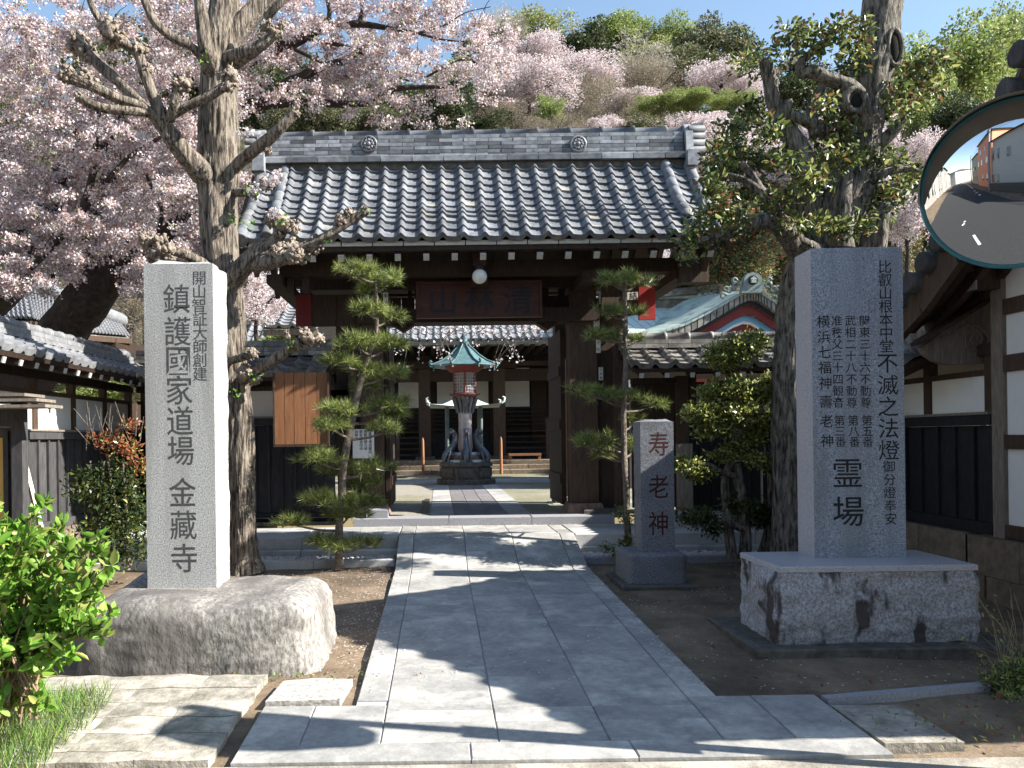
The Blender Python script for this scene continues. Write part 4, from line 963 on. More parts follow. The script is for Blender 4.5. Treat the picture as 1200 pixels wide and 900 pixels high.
for i in range(44): bx('rafter', darkwood, hall, -5+i*.3, -4.9+i*.3, ey+.1, HY+.3, ez-.2+.0, ez-.12)
cols = [-4.6, -2.45, -.42, 1.75, 3.66, 5.7, 7.6]
for x in cols:
    c = bx('column', brown, hall, x-.17, x+.17, HY-.17, HY+.17, .98, ez-.25)
    bx('plinth', stone_dark, c, x-.28, x+.28, HY-.28, HY+.28, .86, .98)
    bx('bracket', darkwood, hall, x-.5, x+.5, HY-.3, HY+.1, ez-.62, ez-.4)
bx('tie_beam', darkwood, hall, -4.8, 7.8, HY-.14, HY+.1, ez-.98, ez-.64)
bx('carved_beam', brown, hall, cols[2]+.2, cols[4]-.2, HY-.2, HY-.15, ez-.55, ez-.42)
BW = 24.6
bx('back_wall', blackm, hall, -5, 8, BW, BW+.2, .8, ez+.2)
for a, b in ((467, 494), (512, 533), (544, 572), (588, 620), (670, 700)):
    bx('white_panel', plaster, hall, P(a, 450, BW).x, P(b, 450, BW).x, BW-.06, BW-.003, hz(479, BW), hz(432, BW))
for a, b in ((622, 640), (642, 660), (500, 510), (574, 586)):
    bx('door_panel', darkwood, hall, P(a, 450, BW).x, P(b, 450, BW).x, BW-.08, BW-.003, hz(520, BW), hz(432, BW))
for i in range(6): bx('lattice_rail', darkwood, hall, -4.9, 7.9, BW-.13, BW-.085, 1.75+i*.13, 1.80+i*.13)
# stone terrace steps
hs = bpy.data.objects.new('terrace_steps', None); LINK(hs); props(hs, 'three courses of brown stone steps across the front of the main hall', 'steps')
for j in range(3):
    z0 = .55+j*.115; y0 = 21.0+j*.35; x = -5.5
    while x < 8.2:
        w = rnd.uniform(.8, 1.3); MB().box(x+.005, x+w-.005, y0, 21.0+(j+1)*.35+(1.6 if j == 2 else .05), z0, z0+.112, bev=.012).build('step_stone', stone_step, hs); x += w
# wooden stairs and rails
for j in range(5):
    for a, b in ((cols[3]+.2, cols[4]-.2), (cols[1]+.2, cols[2]-.2)):
        bx('stair_tread', brown, hall, a, b, HY+.1+j*.24, HY+.36+j*.24, 1.0+j*.17, 1.05+j*.17)
for px in (642, 466):
    p = P(px, 520, 22.6); r = bx('newel_post', brown, hall, p.x-.05, p.x+.05, 22.55, 22.65, .9, 1.9); MB().lathe([(.07, 0), (.08, .05), (.05, .12), (.01, .18)], (p.x, 22.6, 1.9), 10).build('finial', brown, r)
t = thing('wooden_stand', 'low reddish wooden stand on the terrace in front of the hall stairs', 'bench', (2.3, 22.2, .9))
a, b = P(596, 535, 22).x, P(634, 535, 22).x
bx('top', boardm, t, a, b, 21.9, 22.5, 1.0, 1.06)
for x in (a+.05, b-.05): bx('leg', boardm, t, x-.04, x+.04, 21.95, 22.45, .9, .998)
for px, lab in ((496, 'thin brown wooden pole standing left of the bronze lantern'), (587.5, 'thin brown wooden pole standing right of the bronze lantern')):
    p = P(px, 557, 20.8); o = MB().lathe([(.045, 0), (.035, .9), (.01, .98)], (p.x, 20.8, .55), 8).build('wooden_pole', boardm); props(o, lab, 'pole')
# ================================================================ BRONZE LANTERN
LX, LY = P(546, 569, 16.8).x, 16.8; lzf = .55; K = 16.8/FOC; lanred = mat('faded_red_lacquer', (.16, .035, .03), (.28, .08, .06), .6, 12)
lan = thing('bronze_lantern', 'tall ornate lantern with teal eight-sided roof, lattice light box and dragon feet on pedestal', 'lantern', (LX, LY, lzf))
def lz_(py): return P(546, py, LY).z
for (r, a, b, nm) in ((.66, 569, 561, 'pedestal_base'), (.56, 561, 546, 'pedestal_body'), (.60, 546, 541.5, 'pedestal_cap')):
    MB().lathe([(r, lz_(a)+.001), (r, lz_(b)-.012), (r-.015, lz_(b)-.001)], (LX, LY, 0), 8, sm=False).build(nm, stone_dark, lan)
for k in range(8):
    a = math.pi*2*k/8; d = .525; x, y = LX+d*math.cos(a), LY+d*math.sin(a); M = Matrix.Translation((x, y, (lz_(553)))) @ Matrix.Rotation(a, 4, 'Z')
    MB().box(-.0, .02, -.15, .15, -.09, .09, M=M).build('pedestal_panel', stone_dark, lan)
# layered foot with coloured bands
for (r, z0, z1, m_) in ((.44, 541.4, 538.5, copper3), (.40, 538.5, 535.5, lanred), (.36, 535.5, 533, copper2), (.32, 533, 530, silver)):
    MB().lathe([(r, lz_(z0)), (r, lz_(z1)), (r-.03, lz_(z1))], (LX, LY, 0), 16).build('foot_ring', m_, lan)
MB().lathe([(.13, lz_(530)), (.16, lz_(524)), (.145, lz_(515)), (.14, lz_(495)), (.15, lz_(478)), (.17, lz_(470)), (.21, lz_(466)), (.24, lz_(462))], (LX, LY, 0), 16).build('shaft', silver, lan)
for k in range(6):  # crouching dragons around the foot
    a = math.pi*2*(k+.5)/6; ca, sa = math.cos(a), math.sin(a)
    pr_ = [(.50, 541), (.52, 536), (.47, 531), (.38, 527), (.30, 521), (.25, 514), (.27, 508), (.33, 505), (.36, 507)]
    pts = [Vector((LX+r*ca, LY+r*sa, lz_(z))) for r, z in pr_]
    mb = MB(); mb.tube(pts, [.055, .055, .065, .07, .065, .05, .045, .06, .03], 8, bark=.008, step=.03)
    side_ = Vector((-sa, ca, 0)); h = pts[-1]
    for s in (-1, 1):
        mb.tube([pts[-2]+side_*.02*s, pts[-2]+side_*.05*s+Vector((0, 0, .07))], [.014, .004], 5)
        mb.tube([pts[3], pts[3]+side_*.09*s+Vector((ca*.05, sa*.05, -.05)), pts[0]+side_*.11*s], [.03, .028, .02], 6)
        mb.ball(pts[0]+side_*.11*s, .03, n=6)
    mb.ball(h, .045, n=8, lump=.4); mb.build('dragon', bronze, lan)
for k in range(12):  # brackets under the light box
    a = math.pi*2*k/12; ca, sa = math.cos(a), math.sin(a)
    mb = MB(); mb.tube([Vector((LX+.15*ca, LY+.15*sa, lz_(484))), Vector((LX+.2*ca, LY+.2*sa, lz_(474))), Vector((LX+.25*ca, LY+.25*sa, lz_(466)))], [.02, .035, .03], 6, bark=.006); mb.build('bracket', bronze, lan)
MB().lathe([(.28, lz_(465)), (.31, lz_(463)), (.31, lz_(461.5)), (.26, lz_(461))], (LX, LY, 0), 6).build('floor_ring', lanred, lan)
for k in range(6):
    a = math.pi*2*(k+.5)/6; x, y = LX+.31*math.cos(a), LY+.31*math.sin(a); mb = MB(); mb.tube([(x, y, lz_(463)), (x+.06*math.cos(a), y+.06*math.sin(a), lz_(462))], [.018, .01], 6); mb.build('rail_end', bronze, lan)
MB().lathe([(.17, lz_(461)), (.17, lz_(437))], (LX, LY, 0), 6, sm=False).build('light_box', mat('light_box_inner', (.20, .18, .16), (.4, .36, .3), .6, 20), lan)
for k in range(6):
    a = math.pi*2*k/6+math.pi/6; ca, sa = math.cos(a), math.sin(a); r = .225
    M = Matrix.Translation((LX, LY, 0)) @ Matrix.Rotation(a+math.pi/6, 4, 'Z')
    mb = MB(); w = .115; z0, z1 = lz_(460), lz_(438)
    for i in range(5):
        y = -w+i*w/2; mb.box(r-.01, r, y-.007, y+.007, z0, z1, M=M)
    for i in range(7):
        z = z0+(z1-z0)*i/6; mb.box(r-.012, r+.002, -w, w, z-.007, z+.007, M=M)
    mb.build('lattice_panel', silver, lan)
    a2 = a; mb = MB(); mb.tube([(LX+.255*ca, LY+.255*sa, lz_(461)), (LX+.255*ca, LY+.255*sa, lz_(437))], [.018, .018], 6); mb.build('corner_post', lanred, lan)
MB().lathe([(.24, lz_(437.5)), (.34, lz_(435)), (.44, lz_(430.5)), (.44, lz_(429.5))], (LX, LY, 0), 8).build('soffit', lanred, lan)
rp_ = [(.72, 429.8), (.70, 428.5), (.50, 424), (.32, 417), (.19, 410), (.10, 405.5), (.09, 404)]
MB().lathe([(r, lz_(z)) for r, z in rp_], (LX, LY, 0), 8, sm=False).build('roof', copper2, lan)
for k in range(8):
    a = math.pi*2*(k+.5)/8; ca, sa = math.cos(a), math.sin(a)
    pts = [Vector((LX+(r+.005)*ca, LY+(r+.005)*sa, lz_(z)+.015)) for r, z in reversed(rp_[1:])]+[Vector((LX+r*ca, LY+r*sa, lz_(z))) for r, z in ((.77, 428.2), (.80, 425.5), (.77, 424), (.74, 425.6))]
    mb = MB(); mb.tube(pts, [.02]*len(pts), 6); mb.build('roof_rib', copper2, lan)
    mb = MB(); mb.tube([(LX+.7*ca, LY+.7*sa, lz_(429)), (LX+.7*ca, LY+.7*sa, lz_(433))], [.015, .02], 6); mb.build('wind_bell', copper2, lan)
MB().lathe([(.06, lz_(405)), (.11, lz_(402)), (.07, lz_(399)), (.09, lz_(396)), (.03, lz_(391)), (.008, lz_(383))], (LX, LY, 0), 12).build('finial', copper2, lan)
# small canopy behind it
t = thing('incense_canopy', 'pale green copper canopy on four thin posts behind the ornate lantern', 'canopy', (P(545, 540, 19.5).x, 19.5, .55))
CX, CY = P(544.5, 478, 19.5).x, 19.5; zc = P(545, 478, CY).z; zc2 = P(545, 465, CY).z; hw = P(585, 478, CY).x-CX
mb = MB(); V = []; 
levels = [(hw, zc), (hw*.72, zc+(zc2-zc)*.18), (hw*.45, zc+(zc2-zc)*.55), (hw*.2, zc2), (hw*.08, zc2+.1)]
for r, z in levels:
    for a_, b_ in ((-1, -1), (0, -1), (1, -1), (1, 0), (1, 1), (0, 1), (-1, 1), (-1, 0)):
        zz = z+(.08 if a_ and b_ and r == hw else 0); V.append((CX+a_*r, CY+b_*r*.8, zz))
F = [(i*8+k, i*8+(k+1) % 8, i*8+8+(k+1) % 8, i*8+8+k) for i in range(4) for k in range(8)]+[tuple(range(7, -1, -1))]
mb.add(V, F); mb.build('roof', copper3, t)
for a_ in (-1, 1):
    for b_ in (-1, 1):
        mb = MB(); p0 = Vector((CX+a_*hw, CY+b_*hw*.8, zc+.08)); mb.tube([p0, p0+Vector((a_*.07, 0, .05)), p0+Vector((a_*.08, 0, .13)), p0+Vector((a_*.03, 0, .15))], [.03, .03, .025, .02], 6); mb.build('corner_curl', copper3, t)
        x = P(524, 500, CY).x if a_ < 0 else P(562.5, 500, CY).x; mb = MB(); mb.lathe([(.05, 0), (.05, zc-.55)], (x, CY+b_*.4, .55), 8); mb.build('post', mat('post_green', (.10, .14, .13), (.18, .22, .2), .6, 8) if a_ < 0 and b_ < 0 else bpy.data.materials['post_green'], t)
t = thing('planter', 'small brown planter box with yellow-green grass by the hall steps at right', 'planter', (P(660, 553, 20.4).x, 20.4, .55))
p = P(660, 553, 20.4); bx('box', brown, t, p.x-.2, p.x+.2, 20.3, 20.6, .55, .72)
C = np.column_stack([rng.uniform(p.x-.18, p.x+.18, 120), rng.uniform(20.3, 20.6, 120), np.full(120, .7)]); put('grass', leaf_mesh('grass', C, .22, [lf_grass, f_yg], [.6, .4], asp=.08, up=2), None, t)
# ================================================================ GREEN-ROOFED HALL, RIGHT
g = thing('side_hall', 'hall with verdigris copper roof and curved red and blue gable right of the gate', 'temple hall', (5.5, 15, .5))
GY = 14.0
def gp_(px, py, Y=GY): q = P(px, py, Y); return (q.x, q.z)
up_ = [(738, 398), (760, 394), (780, 388), (802, 381), (824, 370), (847, 357), (866, 345.5), (879, 340.5), (888, 341.5), (898, 348), (913, 358), (935, 370), (960, 382), (1000, 394)]
def band(off0, off1, y0, y1, nm, m_, cut=0):
    U = [gp_(a, b+off0*(1-.12*abs(a-885)/150)) for a, b in up_]; Lw = [gp_(a, b+off1*(1-.12*abs(a-885)/150)) for a, b in up_]
    for i in range(cut, len(U)-1-cut):
        mb = MB(); mb.add([(U[i][0], y0, U[i][1]), (U[i+1][0], y0, U[i+1][1]), (U[i+1][0], y1, U[i+1][1]), (U[i][0], y1, U[i][1]), (Lw[i][0], y0, Lw[i][1]), (Lw[i+1][0], y0, Lw[i+1][1]), (Lw[i+1][0], y1, Lw[i+1][1]), (Lw[i][0], y1, Lw[i][1])], [(0, 1, 2, 3), (7, 6, 5, 4), (4, 5, 1, 0), (5, 6, 2, 1), (6, 7, 3, 2), (7, 4, 0, 3)])
        yield mb
J = MB()
for mb in band(0, 1.2, GY-.05, GY+.5, '', None): J.add(mb.v, mb.f)
J.build('gable_ridge_strip', copper3, g)
# gable roof surface: seams as separate strips running back
U = [Vector((*gp_(a, b),)) for a, b in up_]
full = []
for i in range(len(up_)-1):
    for q in range(3): full.append((up_[i][0]+(up_[i+1][0]-up_[i][0])*q/3, up_[i][1]+(up_[i+1][1]-up_[i][1])*q/3))
full.append(up_[-1])
for i in range(len(full)-1):
    a, b = gp_(*full[i]), gp_(*full[i+1]); mb = MB()
    # fascia tile below the edge
    f0 = gp_(full[i][0]+.6, full[i][1]+1.6); f1 = gp_(full[i+1][0]-.6, full[i+1][1]+1.6); h = 9.5/FOC*GY
    mb.add([(f0[0], GY-.03, f0[1]), (f1[0], GY-.03, f1[1]), (f1[0], GY-.03, f1[1]-h), (f0[0], GY-.03, f0[1]-h), (f0[0], GY+.1, f0[1]), (f1[0], GY+.1, f1[1]), (f1[0], GY+.1, f1[1]-h), (f0[0], GY+.1, f0[1]-h)], [(3, 2, 1, 0), (4, 5, 6, 7), (0, 1, 5, 4), (1, 2, 6, 5), (2, 3, 7, 6), (3, 0, 4, 7)])
    mb.build('fascia_tile', tile_old, g)
    a_ = (a[0]+.006, a[1]+.02); b_ = (b[0]-.006, b[1]+.02); mb = MB(); s = -.0 if full[i][0] < 885 else .0
    mb.add([(a_[0], GY-.06, a_[1]), (b_[0], GY-.06, b_[1]), (b_[0]-0, GY+3.2, b_[1]+.42), (a_[0], GY+3.2, a_[1]+.42), (a_[0], GY-.06, a_[1]-.03), (b_[0], GY-.06, b_[1]-.03)], [(0, 1, 2, 3), (0, 4, 5, 1)])
    mb.build('roof_strip', copper, g)
def bandm(o0, o1, y, nm, m_, cut):
    pts = [gp_(a, b+o0) for a, b in up_[cut:-cut or None]]+[gp_(a, b+o1) for a, b in reversed(up_[cut:-cut or None])]
    mb = MB(); n = len(pts)//2
    for i in range(n-1): mb.add([(pts[i][0], y, pts[i][1]), (pts[i+1][0], y, pts[i+1][1]), (pts[2*n-2-i][0], y, pts[2*n-2-i][1]), (pts[2*n-1-i][0], y, pts[2*n-1-i][1]), (pts[i][0], y+.06, pts[i][1]), (pts[i+1][0], y+.06, pts[i+1][1]), (pts[2*n-2-i][0], y+.06, pts[2*n-2-i][1]), (pts[2*n-1-i][0], y+.06, pts[2*n-1-i][1])], [(3, 2, 1, 0), (4, 5, 6, 7), (2, 3, 7, 6), (0, 1, 5, 4)])
    mb.build(nm, m_, g)
bandm(10.5, 16, GY+.08, 'soffit_board', blackm, 1); bandm(16, 27, GY+.16, 'red_barge_board', reddark, 2); bandm(27, 33, GY+.26, 'blue_trim', bluepaint, 3); bandm(33, 36, GY+.3, 'white_trim', plaster, 4); bandm(36, 60, GY+.36, 'red_gable_panel', reddark, 4)
bx('wall', mat('side_hall_wall', (.05, .045, .05), (.09, .08, .08), .8, 4), g, 3.4, 9.5, GY+.5, GY+4, .5, 2.9)
for i, (a, b) in enumerate(((742, 764), (806, 820), (823, 838), (842, 868))):
    bx('window', plaster if i == 0 else redm, g, P(a, 446, GY).x, P(b, 446, GY).x, GY+.42, GY+.48, P(a, 452, GY).z, P(a, 440, GY).z)
# main roof behind (pale standing seam) and its ridge
mr0 = P(752, 364, 17.5); mr1 = P(866, 349, 17.5)
for i in range(18):
    px = 742+i*12.5; a = P(px, 396, 14.3); b = P(px+12, 396, 14.3); x0, x1 = a.x, b.x-.012
    q = P(px, 360, 17.6); mb = MB(); n = 5
    sx = .0
    V = []
    for k in range(n+1):
        s = k/n; y = 14.3+(17.6-14.3)*s; z = a.z+(q.z-a.z)*(s**1.25); V += [(x0+sx*s, y, z), (x1+sx*s, y, z), (x1+sx*s, y, z-.05), (x0+sx*s, y, z-.05)]
    F = []
    for k in range(n): 
        for (u_, v_) in ((0, 1), (1, 2), (3, 0)): F.append((k*4+u_, k*4+v_, k*4+4+v_, k*4+4+u_))
    mb.add(V, F); mb.build('roof_panel', copper3, g)
rz_ = P(810, 352, 17.7)
bx('ridge', tile_old, g, P(757, 352, 17.7).x, 9.5, 17.6, 17.95, rz_.z-.2, rz_.z+.02); bx('ridge_cap', copper3, g, P(757, 352, 17.7).x, 9.5, 17.55, 18.0, rz_.z+.021, rz_.z+.08)
o = MB().beam((P(770, 348, 17.5).x, 17.5, rz_.z+.1), (P(852, 338, 17.5).x, 17.5, P(852, 336, 17.5).z), .2, .14).build('side_ridge', tile_old, g)
# ornament at the apex
c = P(881, 333, GY-.1)
og = MB(); og.prism([(c.x-.2, c.z-.16), (c.x+.2, c.z-.16), (c.x+.15, c.z+.10), (c.x+.10, c.z+.17), (c.x, c.z+.2), (c.x-.10, c.z+.17), (c.x-.15, c.z+.10)], 'y', GY-.16, GY-.02); orn = mat('ornament_patina', (.11, .15, .15), (.24, .29, .28), .6, 12); og = og.build('ridge_ornament', orn, g)
mb = MB(); mb.lathe([(.085, 0), (.085, .03), (.07, .035)], (c.x, GY-.16, c.z+.06), 18, ax=Matrix.Rotation(R(90), 3, 'X')); mb.build('crest_disc', blackm, og)
mb = MB(); write(mb, [('金', c.x, c.z+.06, 1)], faceM((0, GY-.2, 0)), .1, bold=.02); mb.build('crest_character', copper3, og)
mb = MB()
for s in (-1, 1):
    for (dx, dz, r) in ((.28, -.02, .07), (.38, -.1, .07), (.3, .07, .05), (.5, -.2, .06), (.45, -.08, .05)):
        cc = Vector((c.x+s*dx, GY-.09, c.z+dz)); sp = [cc+Vector((math.cos(i*.7)*r*(1-i*.08), 0, math.sin(i*.7)*r*(1-i*.08))) for i in range(9)]; mb.tube(sp, [.022]*9, 5)
mb.build('scroll_work', orn, og)
# ================================================================ TILED BUILDINGS, LEFT BEHIND
def simple_hip(name, label, px0, px1, pyr, pye, Y, m_, slope=2.2, depth=5, xoff=0, ridge_tilt=0, wallm=darkwood):
    a = P(px0, pye, Y); b = P(px1, pye, Y); r = P((px0+px1)/2, pyr, Y+slope)
    t = thing(name, label, 'building', ((a.x+b.x)/2, Y, .5))
    pr = [(0, r.z), (slope*.5, (r.z+a.z)/2-.1), (slope, a.z)]
    tiles(t, (0, Y+slope, 0), (1, 0, 0), (0, -1, 0), pr, a.x, b.x, max(4, int((b.x-a.x)/.27)), 12, m_, .05, stuff=True, segs=6)
    mb = MB(); mb.add([(x, Y+slope+s*p[0], p[1]-.03) for s in (-1, 1) for x in (a.x, b.x) for p in pr], [(0, 1, 4, 3), (1, 2, 5, 4), (6, 7, 10, 9), (7, 8, 11, 10)]); mb.build('roof_deck', m_, t)
    bx('ridge', m_, t, a.x-.1, b.x+.1, Y+slope-.15, Y+slope+.15, r.z, r.z+.3)
    bx('wall', wallm, t, a.x+.5, b.x-.5, Y+.7, Y+2*slope-.7, .4, a.z-.02); bx('eave_board', greywood, t, a.x, b.x, Y+.02, Y+.1, a.z-.14, a.z-.04)
    return t
# roof at far left: its slope faces the path, eave falling to the right
t = thing('tiled_building', 'building with pale grey tile roof behind the left wall, under the cherry trunk', 'building', (-9, 15, .5))
def slope_roof(t, p_r0, p_r1, p_e0, p_e1, nc, nr, m_):
    r0, r1, e0, e1 = [P(*p) for p in (p_r0, p_r1, p_e0, p_e1)]; J = MB()
    mt = tile_mesh('roof_tile', (e1-e0).length/nc, (e0-r0).length/nr*1.1, .05, m_, 6)
    for i in range(nc):
        for j in range(nr):
            u0 = i/nc; v0 = j/nr; v1 = (j+1)/nr
            A = (r0.lerp(r1, u0)).lerp(e0.lerp(e1, u0), v0); B_ = (r0.lerp(r1, u0)).lerp(e0.lerp(e1, u0), v1)
            M = frame((e1-e0).normalized(), (B_-A).normalized(), A); J.add([M @ Vector(v) for v in mt.v], mt.f, 0, True)
    o = J.build('roof_tile', m_, t); o['kind'] = 'stuff'
    mb = MB(); dn = Vector((0, 0, -.08)); mb.add([r0+dn, r1+dn, e1+dn, e0+dn], [(0, 1, 2, 3)]); mb.build('roof_deck', tile_old, t)
    mb = MB(); mb.tube([r0+Vector((0, 0, .08)), r1+Vector((0, 0, .08))], [.16, .16], 8); mb.build('ridge', m_, t)
    mb = MB(); mb.beam(e0+Vector((0, 0, -.12)), e1+Vector((0, 0, -.12)), .1, .1); mb.build('eave_board', brown, t)
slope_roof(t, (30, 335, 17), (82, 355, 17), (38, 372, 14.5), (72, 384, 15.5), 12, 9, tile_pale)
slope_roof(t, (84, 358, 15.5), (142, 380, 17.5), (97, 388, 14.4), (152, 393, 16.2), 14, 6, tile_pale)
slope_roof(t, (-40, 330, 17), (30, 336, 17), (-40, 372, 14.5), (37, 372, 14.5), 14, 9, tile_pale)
bx('wall', darkwood, t, P(-40, 400, 15.2).x, P(128, 400, 15.2).x, 15.5, 19, .4, P(60, 394, 15.2).z)
simple_hip('tiled_building', 'building with whitish pantile roof seen between the pollard trunk and the gate', 308, 372, 338, 384, 15.5, tile_pale, slope=1.8)
# ================================================================ TRAFFIC MIRROR
mc = P(1191, 214, 3.08); az_c = R(36); RS = .80; RM = .318
mir = thing('traffic_mirror', 'large round convex traffic mirror with blue-green rim and grey hood reflecting the street', 'mirror', tuple(mc))
d = Vector((mc.x, mc.y, mc.z-EYE)).normalized(); rdir = Vector((-math.sin(az_c), -math.cos(az_c), -.16)).normalized(); nrm = (rdir-d).normalized()
q = nrm.to_track_quat('Z', 'Y').to_matrix()
def ML(x, y, z): return mc+q @ Vector((x, y, z))
mirm = mat('mirror_glass', (.86, .88, .9), None, .015, metal=1)
mb = MB(); V = [ML(0, 0, 0)]; F = []; n = 64; rings = 16
for i in range(1, rings+1):
    r = RM*i/rings; z = math.sqrt(RS*RS-r*r)-RS
    for k in range(n): V.append(ML(r*math.cos(2*math.pi*k/n), r*math.sin(2*math.pi*k/n), z))
for k in range(n): F.append((0, 1+k, 1+(k+1) % n))
for i in range(rings-1):
    for k in range(n): F.append((1+i*n+k, 1+(i+1)*n+k, 1+(i+1)*n+(k+1) % n, 1+i*n+(k+1) % n))
mb.add(V, F, 0, True); mb.build('mirror_face', mirm, mir)
ez_ = math.sqrt(RS*RS-RM*RM)-RS
rimm = mat('rim_teal', (.03, .15, .18), (.045, .2, .23), .35, 10, spec=.6)
mb = MB(); mb.lathe([(RM-.006, ez_-.03), (RM-.003, ez_+.006), (RM+.004, ez_+.010), (RM+.011, ez_+.004), (RM+.010, ez_-.016), (RM, ez_-.02)], mc, 64, ax=q); mb.f = mb.f[:-2]; mb.m = mb.m[:-2]; mb.smooth = mb.smooth[:-2]; mb.build('rim', rimm, mir)
mb = MB(); mb.lathe([(RM+.002, ez_-.018), (RM, ez_-.07), (RM*.7, ez_-.14), (.1, ez_-.17), (.02, ez_-.17)], mc, 32, ax=q); mb.build('back_shell', mat('back_shell_paint', (.5, .25, .05), (.55, .3, .08), .5, 5), mir)
# hood
upv = (q.inverted() @ Vector((0, 0, 1))); a0 = math.atan2(upv.y, upv.x); hm = mat('hood_plastic', (.16, .135, .11), (.26, .22, .18), .5, 4)
lf = (q.inverted() @ Vector((-1, 0, 0))); al = math.atan2(lf.y, lf.x); sgn = 1 if math.sin(al-a0) > 0 else -1
mb = MB(); V = []; m_ = 48
for i in range(m_+1):
    u_ = -1+2*i/m_; a = a0+u_*R(95); dep = .115*(1-abs(u_)**2.2)+.006
    for rr, zz in ((RM+.015, ez_-.03), (RM+.015, ez_+.01), (RM+.008, ez_+.01+dep), (RM+.005, ez_+.01+dep), (RM+.012, ez_+.01), (RM+.012, ez_-.03)): V.append(ML(rr*math.cos(a), rr*math.sin(a), zz))
mb.add(V, [(i*6+k, i*6+k+1, i*6+6+k+1, i*6+6+k) for i in range(m_) for k in range(5)], 0, True); mb.build('hood', hm, mir)
for u_ in (-.2, .35, -.62):
    a = a0+u_*R(95); c_ = ML((RM+.02)*math.cos(a), (RM+.02)*math.sin(a), ez_-.01); mb = MB(); mb.ball(c_, .008, n=6); mb.build('bolt', blackm, mir)
# pole and caution plate, just right of the frame
pole = thing('mirror_pole', 'orange steel pole carrying the round traffic mirror', 'pole', (2.62, 3.2, .1))
pm = mat('pole_orange', (.6, .22, .02), (.7, .28, .03), .4, 6)
MB().lathe([(.038, .05), (.038, 3.1), (.03, 3.13)], (2.62, 3.24, 0), 14).build('pole', pm, pole)
mb = MB(); mb.tube([(2.62, 3.24, mc.z), ML(0, 0, -.15)], [.022, .022], 8); mb.build('arm', pm, pole)
MB().box(2.57, 2.583, 3.17, 3.31, 1.2, 2.0).build('caution_plate', plaster, pole)
# ================================================================ HOUSES AND WIRES ACROSS THE STREET (seen in the mirror)
def house(name, label, A, B, depth, h, m_, roofm, wins, flip=False, eave=.4):
    A = Vector((*A, 0)); B = Vector((*B, 0)); t = thing(name, label, 'house', tuple((A+B)/2)); a = (B-A); L = a.length; a.normalize(); nb = Vector((a.y, -a.x, 0))
    if (nb.y > 0) != flip: nb = -nb
    def M(): return Matrix(((a.x, nb.x, 0, A.x), (a.y, nb.y, 0, A.y), (0, 0, 1, 0), (0, 0, 0, 1)))
    mb = MB(); mb.box(0, L, 0, depth, 0, h, M=M()); mb.build('wall', m_, t)
    mb = MB(); 
    V = [(-eave, -eave, h), (L+eave, -eave, h), (L+eave, depth+eave, h), (-eave, depth+eave, h), (L/2-1, depth/2, h+1.5), (L/2+1, depth/2, h+1.5)]
    V = [M() @ Vector(v) for v in V]; mb.add(V, [(3, 2, 1, 0), (0, 1, 5, 4), (1, 2, 5), (2, 3, 4, 5), (3, 0, 4)]); mb.build('roof', roofm, t)
    for (x, z, w, hh) in wins:
        f = MB().box(x-w/2, x+w/2, -.06, .02, z, z+hh, M=M()).build('window', whiteend, t)
        MB().box(x-w/2+.06, x+w/2-.06, -.08, -.062, z+.06, z+hh-.06, M=M()).build('pane', glassm, f)
    return t
sid = mat('grey_siding', (.42, .42, .40), (.55, .55, .52), .8, 3, .4, 1.2, stretch=(.2, .2, 12)); sal = mat('salmon_render', (.72, .27, .16), (.78, .32, .2), .8, 2)
teal = mat('teal_roof', (.03, .28, .2), (.05, .36, .27), .6, 4); dkr = mat('slate_roof', (.05, .05, .05), (.1, .1, .1), .7, 4)
house('grey_house', 'grey sided house across the street, seen only in the traffic mirror', (4.5, -3.3), (-7.2, -5.4), 8, 6.8, sid, dkr, [(9.0, 3.9, .5, 1.2), (10.6, 3.9, .35, 1.5), (11.6, 3.9, .35, 1.5), (10.8, 1.0, .4, 1.2), (11.7, 1.0, .4, 1.2), (5, 3.6, .8, 1.4), (2.5, 1, 1.2, 1.2)])
house('salmon_building', 'salmon three-storey building with teal roof beyond the grey house in the mirror', (-8.2, -6.2), (-16.0, -9.5), 8, 9.4, sal, teal, [(2, 1.2, 1, 1.2), (4.5, 1.2, 1, 1.2), (2, 4.2, 1, 1.2), (5, 4.2, 1, 1.2), (7.5, 4.2, 1, 1.2), (6, 6.6, 1.4, 1.2), (3, 6.6, .8, 1.2)])
house('beige_building', 'beige building farther down the street in the mirror', (-17.5, -10.6), (-26, -14.2), 8, 8.2, mat('beige_render', (.35, .3, .24), (.42, .37, .3), .8, 2), dkr, [(1.5, 1.2, 1, 1.2), (4, 1.2, 1, 1.2), (6, 4, 1, 1.2), (3, 4, 1, 1.2)])
bx0 = MB().box(-8.8, 4.5, -.1, 0, 0, .9); o = MB().beam((4.5, -2.9, .5), (-7.3, -5.0, .5), .15, 1.0).build('garden_wall', stone_dark); props(o, 'low dark block wall along the front of the grey house across the street', 'wall')
rend = mat('pale_render', (.42, .40, .36), (.52, .5, .46), .8, 2)
for i, (A_, B_, h_, lab) in enumerate((((-9.5, 2.4), (-15, 0), 4.2, 'pale rendered house on the temple side of the street, nearest in the mirror'), ((-16.5, -.8), (-24, -4.0), 6.2, 'pale two-storey house on the temple side of the street, second in the mirror'), ((-25.5, -4.8), (-36, -9.4), 7.2, 'tall pale house on the temple side of the street, third in the mirror'), ((-38, -10.4), (-50, -15.6), 6.4, 'pale house at the end of the street on the temple side, in the mirror'))):
    house('pale_house', lab, A_, B_, 5, h_, rend, dkr, [(1.2, 1.1, 1, 1.2), (3.6, 1.1, 1, 1.2), (5.2, 1.0, .8, 2), (1.2, h_-1.8, 1, 1.1), (3.6, h_-1.8, 1, 1.1)], flip=True)
